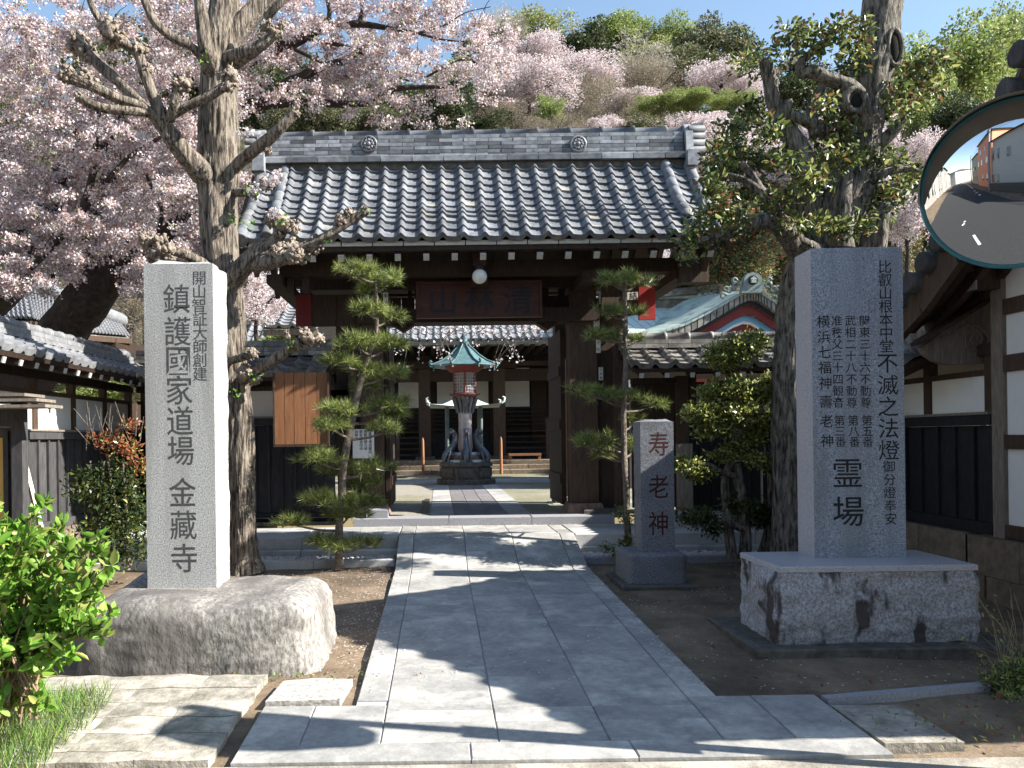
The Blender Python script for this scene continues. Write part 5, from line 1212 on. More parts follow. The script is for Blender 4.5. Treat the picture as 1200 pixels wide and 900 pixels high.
house('pale_house', 'wide beige house closing the far end of the street, in the mirror', (-56, -17), (-60, -30), 6, 7.5, rend, dkr, [(2, 1.2, 1.2, 1.2), (6, 1.2, 1.2, 1.2), (2, 4.4, 1.2, 1.2), (6, 4.4, 1.2, 1.2), (10, 4.4, 1.2, 1.2)])
bx('kerb', kerbm, None, -6, -3.2, 2.96, 3.1, 0, .12)['kind'] = 'structure'
for i, (x, y) in enumerate(((-7.6, -5.2), (-24, -12.6))):
    t = thing('utility_pole', ['concrete utility pole by the grey house, seen in the mirror', 'concrete utility pole far down the street, seen in the mirror'][i], 'utility pole', (x, y, 0))
    MB().lathe([(.16, 0), (.11, 9.5)], (x, y, 0), 10).build('pole', granite_dark, t)
    for z in (8.4, 9.1): MB().beam((x-.9, y-.3, z), (x+.9, y+.3, z), .08, .08).build('crossarm', darkwood, t)
for i, z in enumerate((8.4, 8.75, 9.1)):
    mb = MB(); A = Vector((-7.6, -5.2, z)); B = Vector((-24, -12.6, z)); C_ = Vector((30, -2.6, z))
    mb.tube([A.lerp(B, s)-Vector((0, 0, 1.2*s*(1-s)*2)) for s in [j/8 for j in range(9)]], [.02]*9, 4); mb.tube([A.lerp(C_, s)-Vector((0, 0, 1.2*s*(1-s)*2)) for s in [j/8 for j in range(9)]], [.02]*9, 4)
    o = mb.build('power_line', blackm); props(o, ['lowest of the three power lines over the street, in the mirror', 'middle power line over the street, in the mirror', 'highest power line over the street, in the mirror'][i], 'wire')
# ================================================================ TREES AND PLANTS
def pxpts(lst, Y0): return [P(a, b, Y0+(c if c else 0)) for a, b, c in lst]
def limb(name, lst, Y0, m, parent, n=10, bark=.006, step=.05, knobs=(), freq=5, seed=None, km=None):
    """lst [(px,py,dY,radius px)]"""
    pts = [P(a, b, Y0+c) for a, b, c, r in lst]; rad = [r*(Y0+c)/FOC for a, b, c, r in lst]
    mb = MB(); mb.tube(pts, rad, n, bark=bark, step=step, seed=seed if seed is not None else rnd.random()*30, freq=freq)
    o = mb.build(name, m, parent)
    if knobs:
        mb = MB()
        for (a, b, c, r) in knobs:
            ctr = P(a, b, Y0+c); R0 = r*1.08*(Y0+c)/FOC
            mb.ball(ctr, R0*.75, n=10, lump=.8)
            for _ in range(int(16+r*2.4)):
                d = Vector((rnd.gauss(0, 1), rnd.gauss(0, 1), rnd.gauss(0, 1))).normalized()*R0*rnd.uniform(.45, 1.05)
                mb.ball(ctr+d, R0*rnd.uniform(.13, .34), n=6, lump=1.2)
            for _ in range(5):
                d = Vector((rnd.gauss(0, 1), rnd.gauss(0, 1), abs(rnd.gauss(0, 1)))).normalized(); mb.tube([ctr+d*R0*.7, ctr+d*R0*rnd.uniform(1.2, 1.6)], [R0*.09, R0*.04], 5)
        mb.build('burr', km or knobm, o)
    return o
# ---- pollarded tree on the left
TY = 7.95
t = thing('pollarded_tree', 'pale barked pollarded tree with knobbly cut limbs, nearest the left monument', 'tree', tuple(P(283, 665, TY)))
limb('trunk', [(290, 672, 0, 20), (287, 650, 0, 15.5), (285, 600, 0, 14.5), (282, 550, 0, 15), (278, 480, 0, 16), (272, 420, 0, 17), (265, 350, 0, 19), (258, 300, 0, 21.5), (256, 240, 0, 21), (256, 180, 0, 21), (256, 120, 0, 20), (259, 60, 0, 18), (262, 10, .05, 16), (264, -60, .1, 14)], TY, bark_l, t, n=64, bark=.014, step=.03, freq=6, seed=2)
LB = [([(252, 215, 0, 15), (238, 203, -.1, 17), (215, 180, -.25, 15), (195, 152, -.35, 13), (180, 132, -.4, 10)], []),
 ([(190, 143, -.38, 8), (165, 124, -.5, 7.5), (140, 116, -.6, 7), (110, 102, -.7, 8), (85, 92, -.75, 9)], [(78, 86, -.76, 10), (98, 88, -.7, 8), (106, 98, -.7, 8)]),
 ([(180, 135, -.4, 8), (158, 115, -.3, 8), (135, 92, -.25, 9), (112, 72, -.2, 10), (95, 55, -.2, 11)], [(92, 52, -.2, 12), (104, 64, -.2, 10)]),
 ([(178, 134, -.42, 6), (155, 130, -.6, 6), (128, 128, -.7, 6.5), (106, 122, -.8, 6), (95, 115, -.8, 6.5)], [(93, 114, -.8, 6)]),
 ([(192, 140, -.4, 9), (180, 115, -.45, 8), (170, 88, -.5, 8), (163, 65, -.5, 7), (148, 52, -.55, 8), (130, 42, -.6, 7)], [(163, 58, -.5, 9), (130, 38, -.6, 13), (140, 45, -.58, 8), (174, 82, -.5, 6)]),
 ([(130, 40, -.6, 5), (118, 25, -.6, 4), (108, 8, -.6, 4), (98, -20, -.6, 3)], []),
 ([(195, 145, -.38, 8), (203, 130, -.45, 9), (206, 115, -.5, 7), (212, 98, -.5, 6)], [(214, 98, -.5, 9), (204, 118, -.48, 7)]),
 ([(205, 133, -.42, 7), (225, 122, -.45, 6), (247, 112, -.45, 6), (266, 100, -.45, 6)], [(270, 88, -.45, 9), (268, 102, -.45, 8)]),
 ([(248, 78, -.15, 9), (225, 55, -.3, 6), (205, 46, -.35, 6), (185, 30, -.4, 6.5), (172, 8, -.4, 6), (160, -30, -.4, 6)], []),
 ([(250, 85, -.1, 14), (243, 62, -.25, 10), (238, 35, -.3, 9), (232, -20, -.3, 8)], []),
 ([(262, 75, 0, 16), (285, 64, -.15, 10), (308, 52, -.2, 7), (322, 40, -.2, 5)], [(323, 38, -.2, 8), (312, 30, -.2, 7), (330, 30, -.2, 5)]),
 ([(262, 66, .05, 14), (285, 30, .1, 14), (308, 5, .15, 13), (340, -30, .15, 11)], []),
 ([(312, 22, -.15, 6), (325, 8, -.2, 5), (345, -12, -.2, 5)], []),
 ([(270, 200, 0, 9), (290, 182, -.1, 8), (312, 165, -.2, 8), (330, 148, -.25, 7), (344, 134, -.25, 7)], [(346, 132, -.25, 6), (315, 178, -.2, 5)]),
 ([(262, 345, 0, 14), (280, 318, -.15, 13), (298, 300, -.2, 13), (318, 287, -.25, 10), (330, 272, -.3, 8)], [(330, 262, -.3, 11), (318, 258, -.3, 8), (343, 266, -.3, 8)]),
 ([(300, 302, -.2, 11), (330, 300, -.3, 10), (355, 290, -.35, 7), (380, 278, -.4, 6), (400, 266, -.4, 5), (418, 254, -.4, 5), (430, 247, -.4, 4.5)], [(400, 258, -.4, 8), (410, 250, -.4, 6), (428, 247, -.4, 5), (352, 298, -.35, 11), (368, 288, -.36, 9), (340, 290, -.3, 9)]),
 ([(300, 310, -.2, 11), (325, 306, -.4, 9), (345, 300, -.5, 7)], [(345, 300, -.5, 9), (326, 296, -.42, 9)]),
 ([(273, 452, 0, 9), (292, 440, -.15, 7), (312, 427, -.25, 7), (335, 412, -.3, 6.5), (352, 400, -.35, 6)], [(360, 396, -.35, 10), (372, 398, -.35, 7), (348, 404, -.33, 7), (337, 396, -.3, 4), (336, 390, -.3, 3)]),
 ([(262, 425, -.1, 6), (280, 420, -.3, 5), (292, 416, -.35, 5)], [(294, 414, -.35, 7), (286, 436, -.25, 9), (298, 444, -.2, 8)]),
 ([(270, 225, 0, 6), (290, 225, -.15, 5), (312, 218, -.2, 4)], [(312, 216, -.2, 8), (298, 226, -.2, 6)]),
 ([(252, 320, -.05, 12), (232, 306, -.2, 8), (212, 296, -.3, 8), (190, 292, -.35, 8)], [(186, 290, -.35, 13), (172, 284, -.36, 10), (200, 298, -.33, 10), (178, 298, -.35, 8)])]
for pts, kn in LB:
  pts = [(a, b, c, r*(.72 if a < 235 else .86)) for a, b, c, r in pts]
  limb('branch', pts, TY, bark_l, t, n=14, bark=.007, step=.05, knobs=kn, freq=4)
C, d = cloud([tuple(P(a, b, TY-.4)) for a, b in ((240, 70), (330, 258), (428, 245), (385, 280), (300, 440), (150, 120), (262, 340), (276, 258), (275, 460), (340, 400), (293, 225), (290, 265))], [(.06, .06, .06)]*12, 12, .6)
put('leaf_bud', leaf_mesh('leaf_bud', C, .035, [lf_brt], [1], asp=.6), None, t)
C, d = cloud([tuple(P(a, b, TY-.35)) for a, b in ((300, 222), (315, 212), (325, 205), (168, 0+160), (322, 250), (287, 155))], [(.09, .07, .06)]*6, 45, .2); put('blossom', leaf_mesh('blossom', C, .035, [bl_w, bl_p], [.6, .4], asp=.9), None, t)
# ---- niwaki pines
def pine(label, Y0, trunk, pads, br, dens=1.0, name='garden_pine'):
    t = thing(name, label, 'pine tree', tuple(P(trunk[0][0], trunk[0][1], Y0)))
    limb('trunk', [(a, b, 0, r) for a, b, r in trunk], Y0, bark_p, t, n=12, bark=.004, step=.04)
    def tr(py):
        for (a, b, r), (a2, b2, r2) in zip(trunk, trunk[1:]):
            if b2 <= py <= b: q = (b-py)/(b-b2); return a+(a2-a)*q
        return trunk[-1][0]
    for cx, cy, rx, ry, dy in pads:
        k_ = (Y0+dy)/FOC; c = P(cx, cy, Y0+dy); py0 = min(cy+ry*1.2+3, trunk[0][1]-4); py0 = max(py0, trunk[-1][1]); s = P(tr(py0), py0, Y0)
        e1 = P(cx-rx*.75, cy+1, Y0+dy); e2 = P(cx+rx*.75, cy+1, Y0+dy); mid = P(cx, cy+ry*.55, Y0+dy)
        far = e1 if (s-e1).length > (s-e2).length else e2
        mb = MB(); mb.tube([s, (s+mid)/2+Vector((0, 0, -.015)), mid, far], [.014, .011, .008, .004], 5, bark=.002, step=.04)
        mb.build('branch', bark_p, t); tuf = []
        n = int(rx*ry*.10*dens)+7
        for i in range(n):
            a = rnd.uniform(0, 6.28); q = rnd.random()**.7
            ox, oy = math.cos(a)*q*rx*k_, math.sin(a)*q*rx*k_*.7
            oz = ry*k_*(rnd.uniform(-.75, .95)*(1-q*.45))
            tuf.append((c.x+ox, c.y+oy, c.z+oz, ox/(rx*k_), oy/(rx*k_)))
        needles(t, tuf, br, Y0)
    return t
def needles(t, tuf, br, Y0):
    T = np.array(tuf); per = 46; n = len(T)
    C = np.repeat(T[:, :3], per, 0); ax = np.column_stack([T[:, 3]*.9, T[:, 4]*.9, np.full(n, .6)])+rng.normal(size=(n, 3))*.35; ax = np.repeat(unit(ax), per, 0)
    D = unit(ax*.95+unit(rng.normal(size=(n*per, 3)))*1.0); Lh = br*(.7+.5*rng.random((n*per, 1)))
    w = unit(np.cross(D, rng.normal(size=(n*per, 3))))*.0027*(Y0/8)
    C = C+ax*rng.uniform(-.02, .03, (n*per, 1)); V = np.stack([C-w, C+w, C+D*Lh], 1).reshape(-1, 3); F = np.arange(n*per*3).reshape(-1, 3)
    me = np_mesh('needle_pad', V, F, [lf_need, lf_need2, lf_dark], rng.choice(3, n*per, p=[.5, .3, .2])); put('needle_pad', me, None, t)
pads = [(418, 319, 24, 8, -.1), (453, 329, 24, 9, .05), (431, 341, 16, 5, .1), (433, 364, 19, 6, -.1), (456, 372, 17, 6, .1), (420, 402, 26, 9, -.1), (452, 405, 22, 9, .1), (398, 424, 18, 6, -.15), (420, 434, 20, 8, 0), (451, 438, 24, 9, .1), (425, 453, 15, 5, .15), (402, 481, 27, 8, -.1), (457, 474, 22, 9, .1), (466, 487, 16, 6, .2), (392, 500, 22, 8, -.15), (450, 503, 19, 8, 0), (373, 537, 29, 9, -.1), (398, 553, 22, 7, .15), (437, 548, 25, 8, .1), (430, 567, 18, 6, .2), (385, 587, 30, 10, -.1), (424, 588, 22, 10, .1), (408, 603, 24, 7, 0), (345, 613, 20, 5, -.2), (376, 634, 13, 5, -.1), (395, 640, 22, 6, -.1), (426, 638, 20, 5, .1)]
pine('tall slender cloud-pruned pine left of the path, its tiers reaching up to the gate eave', 7.95, [(398, 664, 5.5), (397, 640, 4.5), (398, 610, 4.2), (401, 580, 4), (403, 545, 4.5), (408, 515, 4), (414, 485, 4.2), (419, 462, 3.6), (425, 440, 3), (433, 415, 2), (440, 395, 2), (442, 370, 2), (441, 345, 2), (440, 328, 1.6)], pads, .115)
pads = [(716, 329, 20, 6, -.1), (745, 331, 17, 6, .05), (731, 325, 12, 5, 0), (712, 366, 16, 5, -.1), (735, 367, 20, 6, .1), (700, 394, 14, 4, -.1), (722, 396, 16, 5, 0), (745, 398, 8, 3, .1), (682, 459, 16, 6, -.15), (707, 464, 22, 8, 0), (738, 467, 18, 6, .1), (766, 474, 13, 5, .15), (742, 492, 8, 8, .1), (690, 519, 18, 7, -.1), (713, 517, 14, 6, 0), (742, 524, 14, 8, .2), (706, 533, 10, 4, .1)]
pine('thin straight cloud-pruned pine right of the path, in front of the gate post', 8.3, [(739, 652, 3.5), (736, 620, 3.2), (734, 580, 3.2), (732, 540, 3), (731, 480, 2.6), (733, 430, 2.6), (732, 390, 2.2), (732, 345, 2.2), (731, 328, 1.5)], pads, .112, .8)
# ---- clouds of small leaves
DENS = 3.2
def bush(t, Y0, blobs, m_, prob, size, per, nm='foliage', depth=.8, shell=.35, asp=.55, up=.3, hexa=False):
    """blobs [(px,py,rx px,ry px,dY)]"""
    cs = []; rs = []; pe = []
    V = []; 
    for bl in blobs:
        cx, cy, rx, ry, dy = bl; k_ = (Y0+dy)/FOC
        c = P(cx, cy, Y0+dy); n = max(4, int(per*rx*ry/100*DENS)); cl = int(n/14)+1
        sub = []
        for _ in range(cl):
            d = Vector((rnd.gauss(0, 1), rnd.gauss(0, 1), rnd.gauss(0, 1))).normalized()*(shell+(1-shell)*rnd.random())
            sub.append((c.x+d.x*rx*k_, c.y+d.y*rx*k_*depth, c.z+d.z*ry*k_))
        cs += sub; rs += [(size*2.3, size*2.3, size*1.6)]*len(sub)
    C, d = cloud(cs, rs, 14, .1)
    me = leaf_mesh(nm, C, size, m_, prob, asp=asp, outd=d, outk=.7, up=up, hexa=hexa); put(nm, me, None, t)
t = thing('garden_evergreen', 'cloud-pruned evergreen with yellow-green pads right of the small marker stone', 'tree', tuple(P(878, 650, 7.8)))
for l in ([(872, 655, 0, 8), (874, 620, 0, 6), (868, 580, 0, 6), (862, 540, 0, 5.5), (858, 505, 0, 5), (852, 480, 0, 4), (862, 440, 0, 3)], [(892, 655, .1, 7), (902, 620, .1, 6), (905, 570, .1, 5), (900, 530, .1, 4), (890, 480, .1, 3)], [(858, 655, -.05, 6), (852, 600, 0, 5), (850, 560, 0, 4.5), (862, 530, 0, 4)], [(860, 520, 0, 4), (848, 506, -.1, 3.5), (835, 500, -.15, 3), (822, 500, -.2, 2)], [(868, 560, 0, 4), (845, 552, -.1, 3), (830, 545, -.15, 3), (815, 548, -.2, 2)], [(872, 620, 0, 5), (850, 612, -.1, 4), (830, 608, -.2, 3)], [(862, 500, 0, 3), (880, 490, -.1, 3), (895, 480, -.1, 2)], [(858, 500, 0, 3), (842, 485, -.1, 3), (838, 470, -.1, 2)]):
    limb('trunk' if l[0][1] > 640 else 'branch', l, 7.85, bark_g, t, n=9, bark=.003)
ev = [(862, 412, 36, 17, -.1), (845, 420, 20, 14, -.1), (880, 400, 22, 12, 0), (862, 455, 34, 15, -.15), (838, 462, 22, 12, -.1), (890, 465, 28, 13, 0), (822, 485, 26, 13, -.2), (860, 482, 30, 13, -.2), (895, 492, 22, 12, 0), (835, 505, 24, 10, -.15), (885, 512, 22, 9, 0), (905, 450, 16, 12, 0), (848, 533, 18, 6, -.15), (862, 525, 12, 6, -.1), (880, 537, 13, 7, -.1), (806, 545, 20, 9, -.2), (822, 556, 16, 7, -.15), (900, 545, 14, 6, 0)]
bush(t, 7.85, ev, [lf_ever, lf_ever2, lf_dark], [.3, .6, .1], .036, 125)  # extra share of light leaves paints sun patches onto the upper pads
bush(t, 7.85, [(817, 607, 28, 10, -.2), (835, 620, 16, 6, -.1), (883, 600, 36, 15, .1), (900, 610, 24, 12, .2), (865, 590, 20, 9, 0)], [lf_ever, lf_dark], [.5, .5], .036, 95)
t = thing('small_shrub', 'little leafy shrub at the foot of the right pine', 'shrub', tuple(P(733, 650, 8.2)))
limb('stem', [(735, 652, 0, 2), (733, 620, 0, 1.5), (730, 600, 0, 1)], 8.1, bark_p, t, n=5)
bush(t, 8.1, [(731, 604, 13, 7, 0), (712, 643, 10, 6, 0), (733, 636, 12, 9, 0), (728, 650, 12, 5, 0)], [lf_ever, lf_ever2], [.6, .4], .035, 45)
# nandina bush, left
t = thing('nandina_bush', 'dense dark green bush with red-orange top leaves beside the left monument', 'bush', tuple(P(125, 660, 7.3)))
for px in (105, 120, 135, 150): limb('stem', [(px, 668, 0, 2), (px+rnd.uniform(-4, 4), 610, 0, 1.6), (px+rnd.uniform(-10, 10), 540, 0, 1)], 7.3, bark_p, t, n=5)
bush(t, 7.3, [(118, 575, 36, 32, 0), (145, 600, 34, 45, .1), (128, 625, 40, 35, 0), (100, 560, 20, 20, 0), (150, 650, 26, 18, 0), (140, 560, 30, 25, .1)], [lf_dark, lf_ever, lf_ever2], [.62, .33, .05], .05, 22, asp=.4)
bush(t, 7.3, [(152, 525, 18, 17, 0), (135, 520, 18, 13, 0), (150, 500, 14, 8, 0), (158, 545, 10, 14, 0), (115, 515, 14, 7, 0)], [lf_red, lf_ever2, lf_old3], [.6, .15, .25], .04, 20, nm='red_foliage', asp=.4)
mb = MB()
for _ in range(26):
    a = P(rnd.uniform(100, 165), rnd.uniform(500, 530), 7.3); mb.tube([a, a+Vector((rnd.uniform(-.15, .1), 0, rnd.uniform(.1, .3)))], [.004, .002], 4)
mb.build('twig', bark_p, t)
# bright shrub in the left foreground
t = thing('bright_shrub', 'bright yellow-green leafy shrub in the left foreground', 'shrub', tuple(P(20, 830, 3.9)))
tips = []
mb = MB()
for i in range(110):
    b0_ = P(rnd.uniform(-50, 45), rnd.uniform(800, 850), 3.75+rnd.uniform(-.3, .3)); 
    tx, tyy = rnd.uniform(-60, 128), rnd.uniform(588, 835)
    if tx > 60: tyy = rnd.uniform(610, 770)
    if tx > 105: tyy = rnd.uniform(630, 740)
    e = P(tx, tyy, 3.7+rnd.uniform(-.35, .3)); mid = b0_.lerp(e, .5)+Vector((-.06, 0, .05)); mb.tube([b0_, mid, e], [.006, .0045, .002], 5, step=.08)
    for q in (.5, .6, .7, .78, .86, .93, 1.0):
        p = (b0_*(1-q)**2+mid*2*q*(1-q)+e*q*q) if q < 1 else e
        tips += [tuple(p+Vector((rnd.gauss(0, .022), rnd.gauss(0, .022), rnd.gauss(0, .02))))]*(9 if q > .75 else 5)
mb.build('stem', mat('shrub_stem', (.2, .13, .08), (.34, .24, .16), .8, 20), t)
me = leaf_mesh('foliage', np.array(tips), .052, [lf_brt, lf_brt2, lf_ever2, lf_ever], [.5, .3, .12, .08], asp=.55, up=.5, fold=.16, szvar=.5, hexa=True); put('foliage', me, None, t)
# grass, left foreground
C = []
while len(C) < 5200:
    x, y = rnd.uniform(-2.6, -1.42), rnd.uniform(3.25, 4.35)
    q = P(118, 850, y)
    if x < -1.72-.35*max(0, y-4.0)+.10*noise.noise(Vector((x*5, y*8, 0))): C.append((x, y, .10))
C = np.array(C); me = leaf_mesh('grass_tuft', C, .12, [lf_grass, lf_brt, lf_need2, lf_dark], [.5, .2, .15, .15], asp=.03, up=1.6, fold=.02); o = put('grass_tuft', me); o['kind'] = 'stuff'; o['label'] = 'tufts of long green grass in the lower left corner'
bx('planting_soil', dirt, None, -2.9, -1.80, 3.3, 4.6, .0, .105)['kind'] = 'structure'
# right foreground low shrub with thin stems
t = thing('low_shrub', 'low dark green juniper-like shrub at the right edge beside the monument', 'shrub', tuple(P(1185, 825, 4.3)))
bush(t, 4.3, [(1180, 800, 30, 20, 0), (1160, 812, 14, 10, 0), (1200, 785, 22, 20, 0), (1190, 820, 30, 10, -.1)], [lf_need, lf_dark, lf_need2], [.45, .4, .15], .03, 45, asp=.3)
t = thing('wispy_plant', 'tall wispy weed with thin bare stems at the right edge in front of the wall', 'plant', tuple(P(1180, 770, 4.7)))
mb = MB(); tp = []
for i in range(34):
    a = P(rnd.uniform(1172, 1200), 800, 4.6); b = P(rnd.uniform(1125, 1215), rnd.uniform(680, 770), 4.6+rnd.uniform(-.2, .2)); m_ = a.lerp(b, .6)+Vector((.04, 0, .03)); mb.tube([a, m_, b], [.0035, .002, .0012], 4)
    if i % 3 == 0: tp += [tuple(a.lerp(b, q)) for q in (.6, .7, .8, .9, 1)]
mb.build('stem', mat('dry_stem', (.2, .16, .1), (.36, .3, .2), .9, 20), t); put('foliage', leaf_mesh('foliage', np.array(tp), .03, [lf_ever2], [1], asp=.4), None, t)
# weeds along the kerb
C = []
for _ in range(260):
    x = rnd.choice([rnd.gauss(2.6, .35), rnd.gauss(-.9, .5)]); y = 3.75+rnd.gauss(0, .12) if x > 1.5 else 4.62+rnd.gauss(0, .04)
    C.append((x, y, .027*y))
o = put('weeds', leaf_mesh('weeds', np.array(C), .032, [lf_need2, lf_brt, lf_old3], [.3, .3, .4], asp=.25, up=.6)); o['kind'] = 'stuff'; o['label'] = 'sparse small weeds on the earth near the street'
# ---- old tree, right
OY = 7.6
t = thing('old_evergreen', 'gnarled old evergreen with hollow scarred trunk and glossy leaves behind the right monument', 'tree', tuple(P(928, 655, OY)))
limb('trunk', [(926, 700, 0, 22), (925, 655, 0, 19), (925, 600, 0, 17), (925, 540, 0, 17), (925, 470, 0, 18), (927, 410, 0, 18), (932, 360, 0, 20), (946, 318, 0, 24), (968, 283, 0, 27), (990, 240, 0, 26), (1000, 200, 0, 25), (1005, 160, 0, 24), (1014, 120, 0, 23), (1024, 70, 0, 21), (1034, 20, 0, 20), (1042, -60, 0, 19)], OY, bark_g, t, n=56, bark=.016, step=.035, freq=5, seed=9)
OB = [[(980, 290, -.1, 22), (985, 250, -.15, 14), (990, 210, -.15, 10), (986, 180, -.15, 9)],
 [(950, 310, 0, 18), (948, 260, 0, 15), (943, 215, -.05, 14), (938, 180, -.1, 13), (925, 155, -.1, 11), (913, 135, -.1, 9), (905, 110, -.1, 8), (900, 82, -.1, 7), (897, 70, -.1, 6)],
 [(1008, 150, -.1, 16), (1000, 112, -.25, 14), (985, 98, -.3, 9), (968, 90, -.35, 7), (950, 84, -.35, 7), (940, 86, -.35, 6), (938, 75, -.35, 5), (950, 62, -.35, 4), (965, 50, -.35, 3)],
 [(1010, 120, -.3, 8), (995, 125, -.32, 9), (990, 118, -.32, 8), (1000, 104, -.3, 8)],
 [(985, 200, 0, 7), (975, 165, -.1, 7), (958, 150, -.15, 7), (940, 140, -.2, 6), (925, 135, -.2, 5)],
 [(960, 300, -.1, 14), (935, 285, -.2, 9), (918, 262, -.25, 8), (905, 242, -.3, 7), (892, 225, -.3, 6), (870, 210, -.3, 4), (852, 205, -.3, 3)],
 [(940, 300, -.1, 12), (915, 270, -.3, 9), (895, 258, -.4, 8), (875, 266, -.4, 7), (850, 275, -.45, 5), (820, 282, -.45, 3)],
 [(905, 90, -.1, 5), (920, 78, -.1, 4), (935, 65, -.1, 3)], [(925, 155, -.1, 6), (922, 130, -.2, 5), (925, 118, -.2, 4)],
 [(955, 160, -.15, 6), (952, 125, -.1, 6), (962, 105, -.1, 4), (970, 92, -.1, 3)],
 [(1012, 190, 0, 8), (1035, 165, -.1, 7), (1055, 145, -.15, 6), (1065, 120, -.15, 5), (1080, 95, -.2, 5), (1100, 72, -.2, 3), (1120, 68, -.2, 2)],
 [(1005, 215, -.1, 7), (1030, 205, -.2, 5), (1055, 198, -.2, 4), (1075, 200, -.2, 2)],
 [(1000, 240, -.1, 7), (1025, 222, -.2, 5), (1050, 215, -.25, 3)], [(1020, 290, -.1, 16), (1030, 262, -.2, 9), (1036, 240, -.2, 6)],
 [(1030, 125, 0, 7), (1045, 110, .1, 5), (1062, 112, .1, 4)], [(880, 262, -.4, 5), (862, 245, -.4, 4), (850, 235, -.4, 3)], [(893, 228, -.3, 5), (880, 205, -.3, 4), (868, 190, -.3, 3)]]
for l in OB: limb('branch', l, OY, bark_g, t, n=14, bark=.009, step=.04, freq=4)
# trunk hollows as solid near-black balls, the shade inside put into their colour
hol = mat('hollow', (.012, .010, .008), None, 1)
mb = MB(); mb.ball(P(1047, 57, OY-.16), .10, n=14, sq=(.6, .35, 1.6)); mb.ball(P(1001, 120, OY-.36), .07, n=12, sq=(.9, .5, 1.1)); mb.build('hollow', hol, t)
mb = MB()
c = P(1001, 118, OY-.36)
mb.tube([c+Vector((.085*math.cos(a*.35), -.02, .10*math.sin(a*.35))) for a in range(19)], [.024]*19, 8, bark=.006, step=.02); c = P(1047, 57, OY-.15); mb.tube([c+Vector((.065*math.cos(a*.35), -.02, .17*math.sin(a*.35))) for a in range(19)], [.02]*19, 8, bark=.006, step=.02)
mb.build('bark_lip', bark_g, t)
ol = [(930, 38, 26, 10), (958, 50, 26, 16), (985, 36, 22, 10), (1003, 50, 16, 16), (1012, 30, 8, 8), (912, 55, 12, 10), (893, 75, 16, 10), (873, 66, 14, 8), (868, 75, 14, 5), (925, 72, 12, 9), (945, 35, 14, 8), (1005, 78, 12, 8), (880, 128, 22, 16), (860, 148, 18, 12), (900, 150, 16, 12), (858, 172, 20, 12), (836, 178, 14, 8), (870, 190, 24, 12), (842, 200, 20, 10), (900, 190, 16, 12), (832, 218, 18, 8), (872, 222, 22, 10), (848, 240, 20, 10), (826, 256, 20, 10), (860, 262, 20, 8), (812, 280, 20, 10), (838, 276, 20, 8), (810, 300, 10, 8), (978, 132, 20, 16), (995, 152, 16, 10), (965, 120, 12, 8), (985, 182, 28, 12), (1012, 190, 20, 14), (1040, 190, 22, 12), (1062, 205, 16, 10), (1075, 222, 10, 8), (950, 210, 26, 14), (1030, 222, 28, 14), (985, 228, 28, 14), (930, 236, 26, 12), (905, 238, 18, 10), (1000, 250, 26, 10), (1078, 80, 24, 10), (1100, 68, 18, 8), (1092, 98, 14, 14), (1065, 92, 14, 8), (1052, 112, 14, 10), (1040, 130, 12, 12), (1062, 130, 10, 10), (1090, 120, 6, 10), (1050, 225, 22, 8), (965, 160, 10, 8), (925, 190, 12, 10), (1000, 70, 8, 18), (960, 262, 20, 10), (985, 268, 18, 9), (1012, 262, 16, 9), (940, 275, 16, 8), (1030, 250, 14, 8), (925, 262, 14, 8)]
bush(t, OY-.2, [(a, b, c, d_, rnd.uniform(-.45, .5)) for a, b, c, d_ in ol], [lf_old, lf_old2, lf_dark, lf_old3], [.42, .22, .27, .09], .060, 19, asp=.5, up=-.1, shell=.2, hexa=True)
bush(t, OY-.2, [(a, b, c*1.1, d_*1.1, rnd.uniform(0, .6)) for a, b, c, d_ in ol if 800 < a < 1080 and b > 110], [lf_old, lf_dark], [.5, .5], .062, 4.5, asp=.5, up=-.15, shell=.25, nm='inner_foliage')
# ---- generic crowns for farther trees (shared meshes, one object each)
def crown(kind, mats, prob, n=3200, leaf=.075, seed=0, blob=26, twig=False, sub=.30):
    r_ = np.random.default_rng(seed); cs = unit(r_.normal(size=(blob, 3)))*(.35+.6*r_.random((blob, 1))); cs[:, 2] *= .8
    rs = np.repeat(sub*(.7+.7*r_.random((blob, 1))), 3, 1); n = int(n*2.6); C, d = cloud(cs, rs, n//blob, .35)
    return leaf_mesh(kind, C, leaf, mats, prob, asp=.7 if not twig else .10, outd=d, outk=.5, up=.2)
K = {
 'dg': [crown('crown', [f_dg, f_mg], [.75, .25], 5200, .07, s) for s in (1, 2)],
 'ol': [crown('crown', [f_mg, f_dg, f_br], [.6, .25, .15], 5200, .06, s) for s in (3, 4)],
 'lg': [crown('crown', [f_lg, f_yg, f_mg], [.6, .25, .15], 5200, .06, s) for s in (5, 6)],
 'yg': [crown('crown', [f_yg, f_br, f_lg], [.5, .2, .3], 3600, .055, 7)],
 'br': [crown('crown', [f_br, f_gy, f_mg], [.6, .3, .1], 5200, .09, s, twig=True) for s in (8, 9)],
 'gy': [crown('crown', [f_gy2, f_gy], [.7, .3], 3600, .13, 10, twig=True)],
 'ch': [crown('crown', [bl_w, bl_p, bl_r], [.5, .38, .12], 6500, .045, s) for s in (11, 12, 13)],
 'ph': [crown('crown', [f_mg, f_dg, lf_red, f_yg], [.42, .26, .17, .15], 9000, .045, 14, blob=40)]}
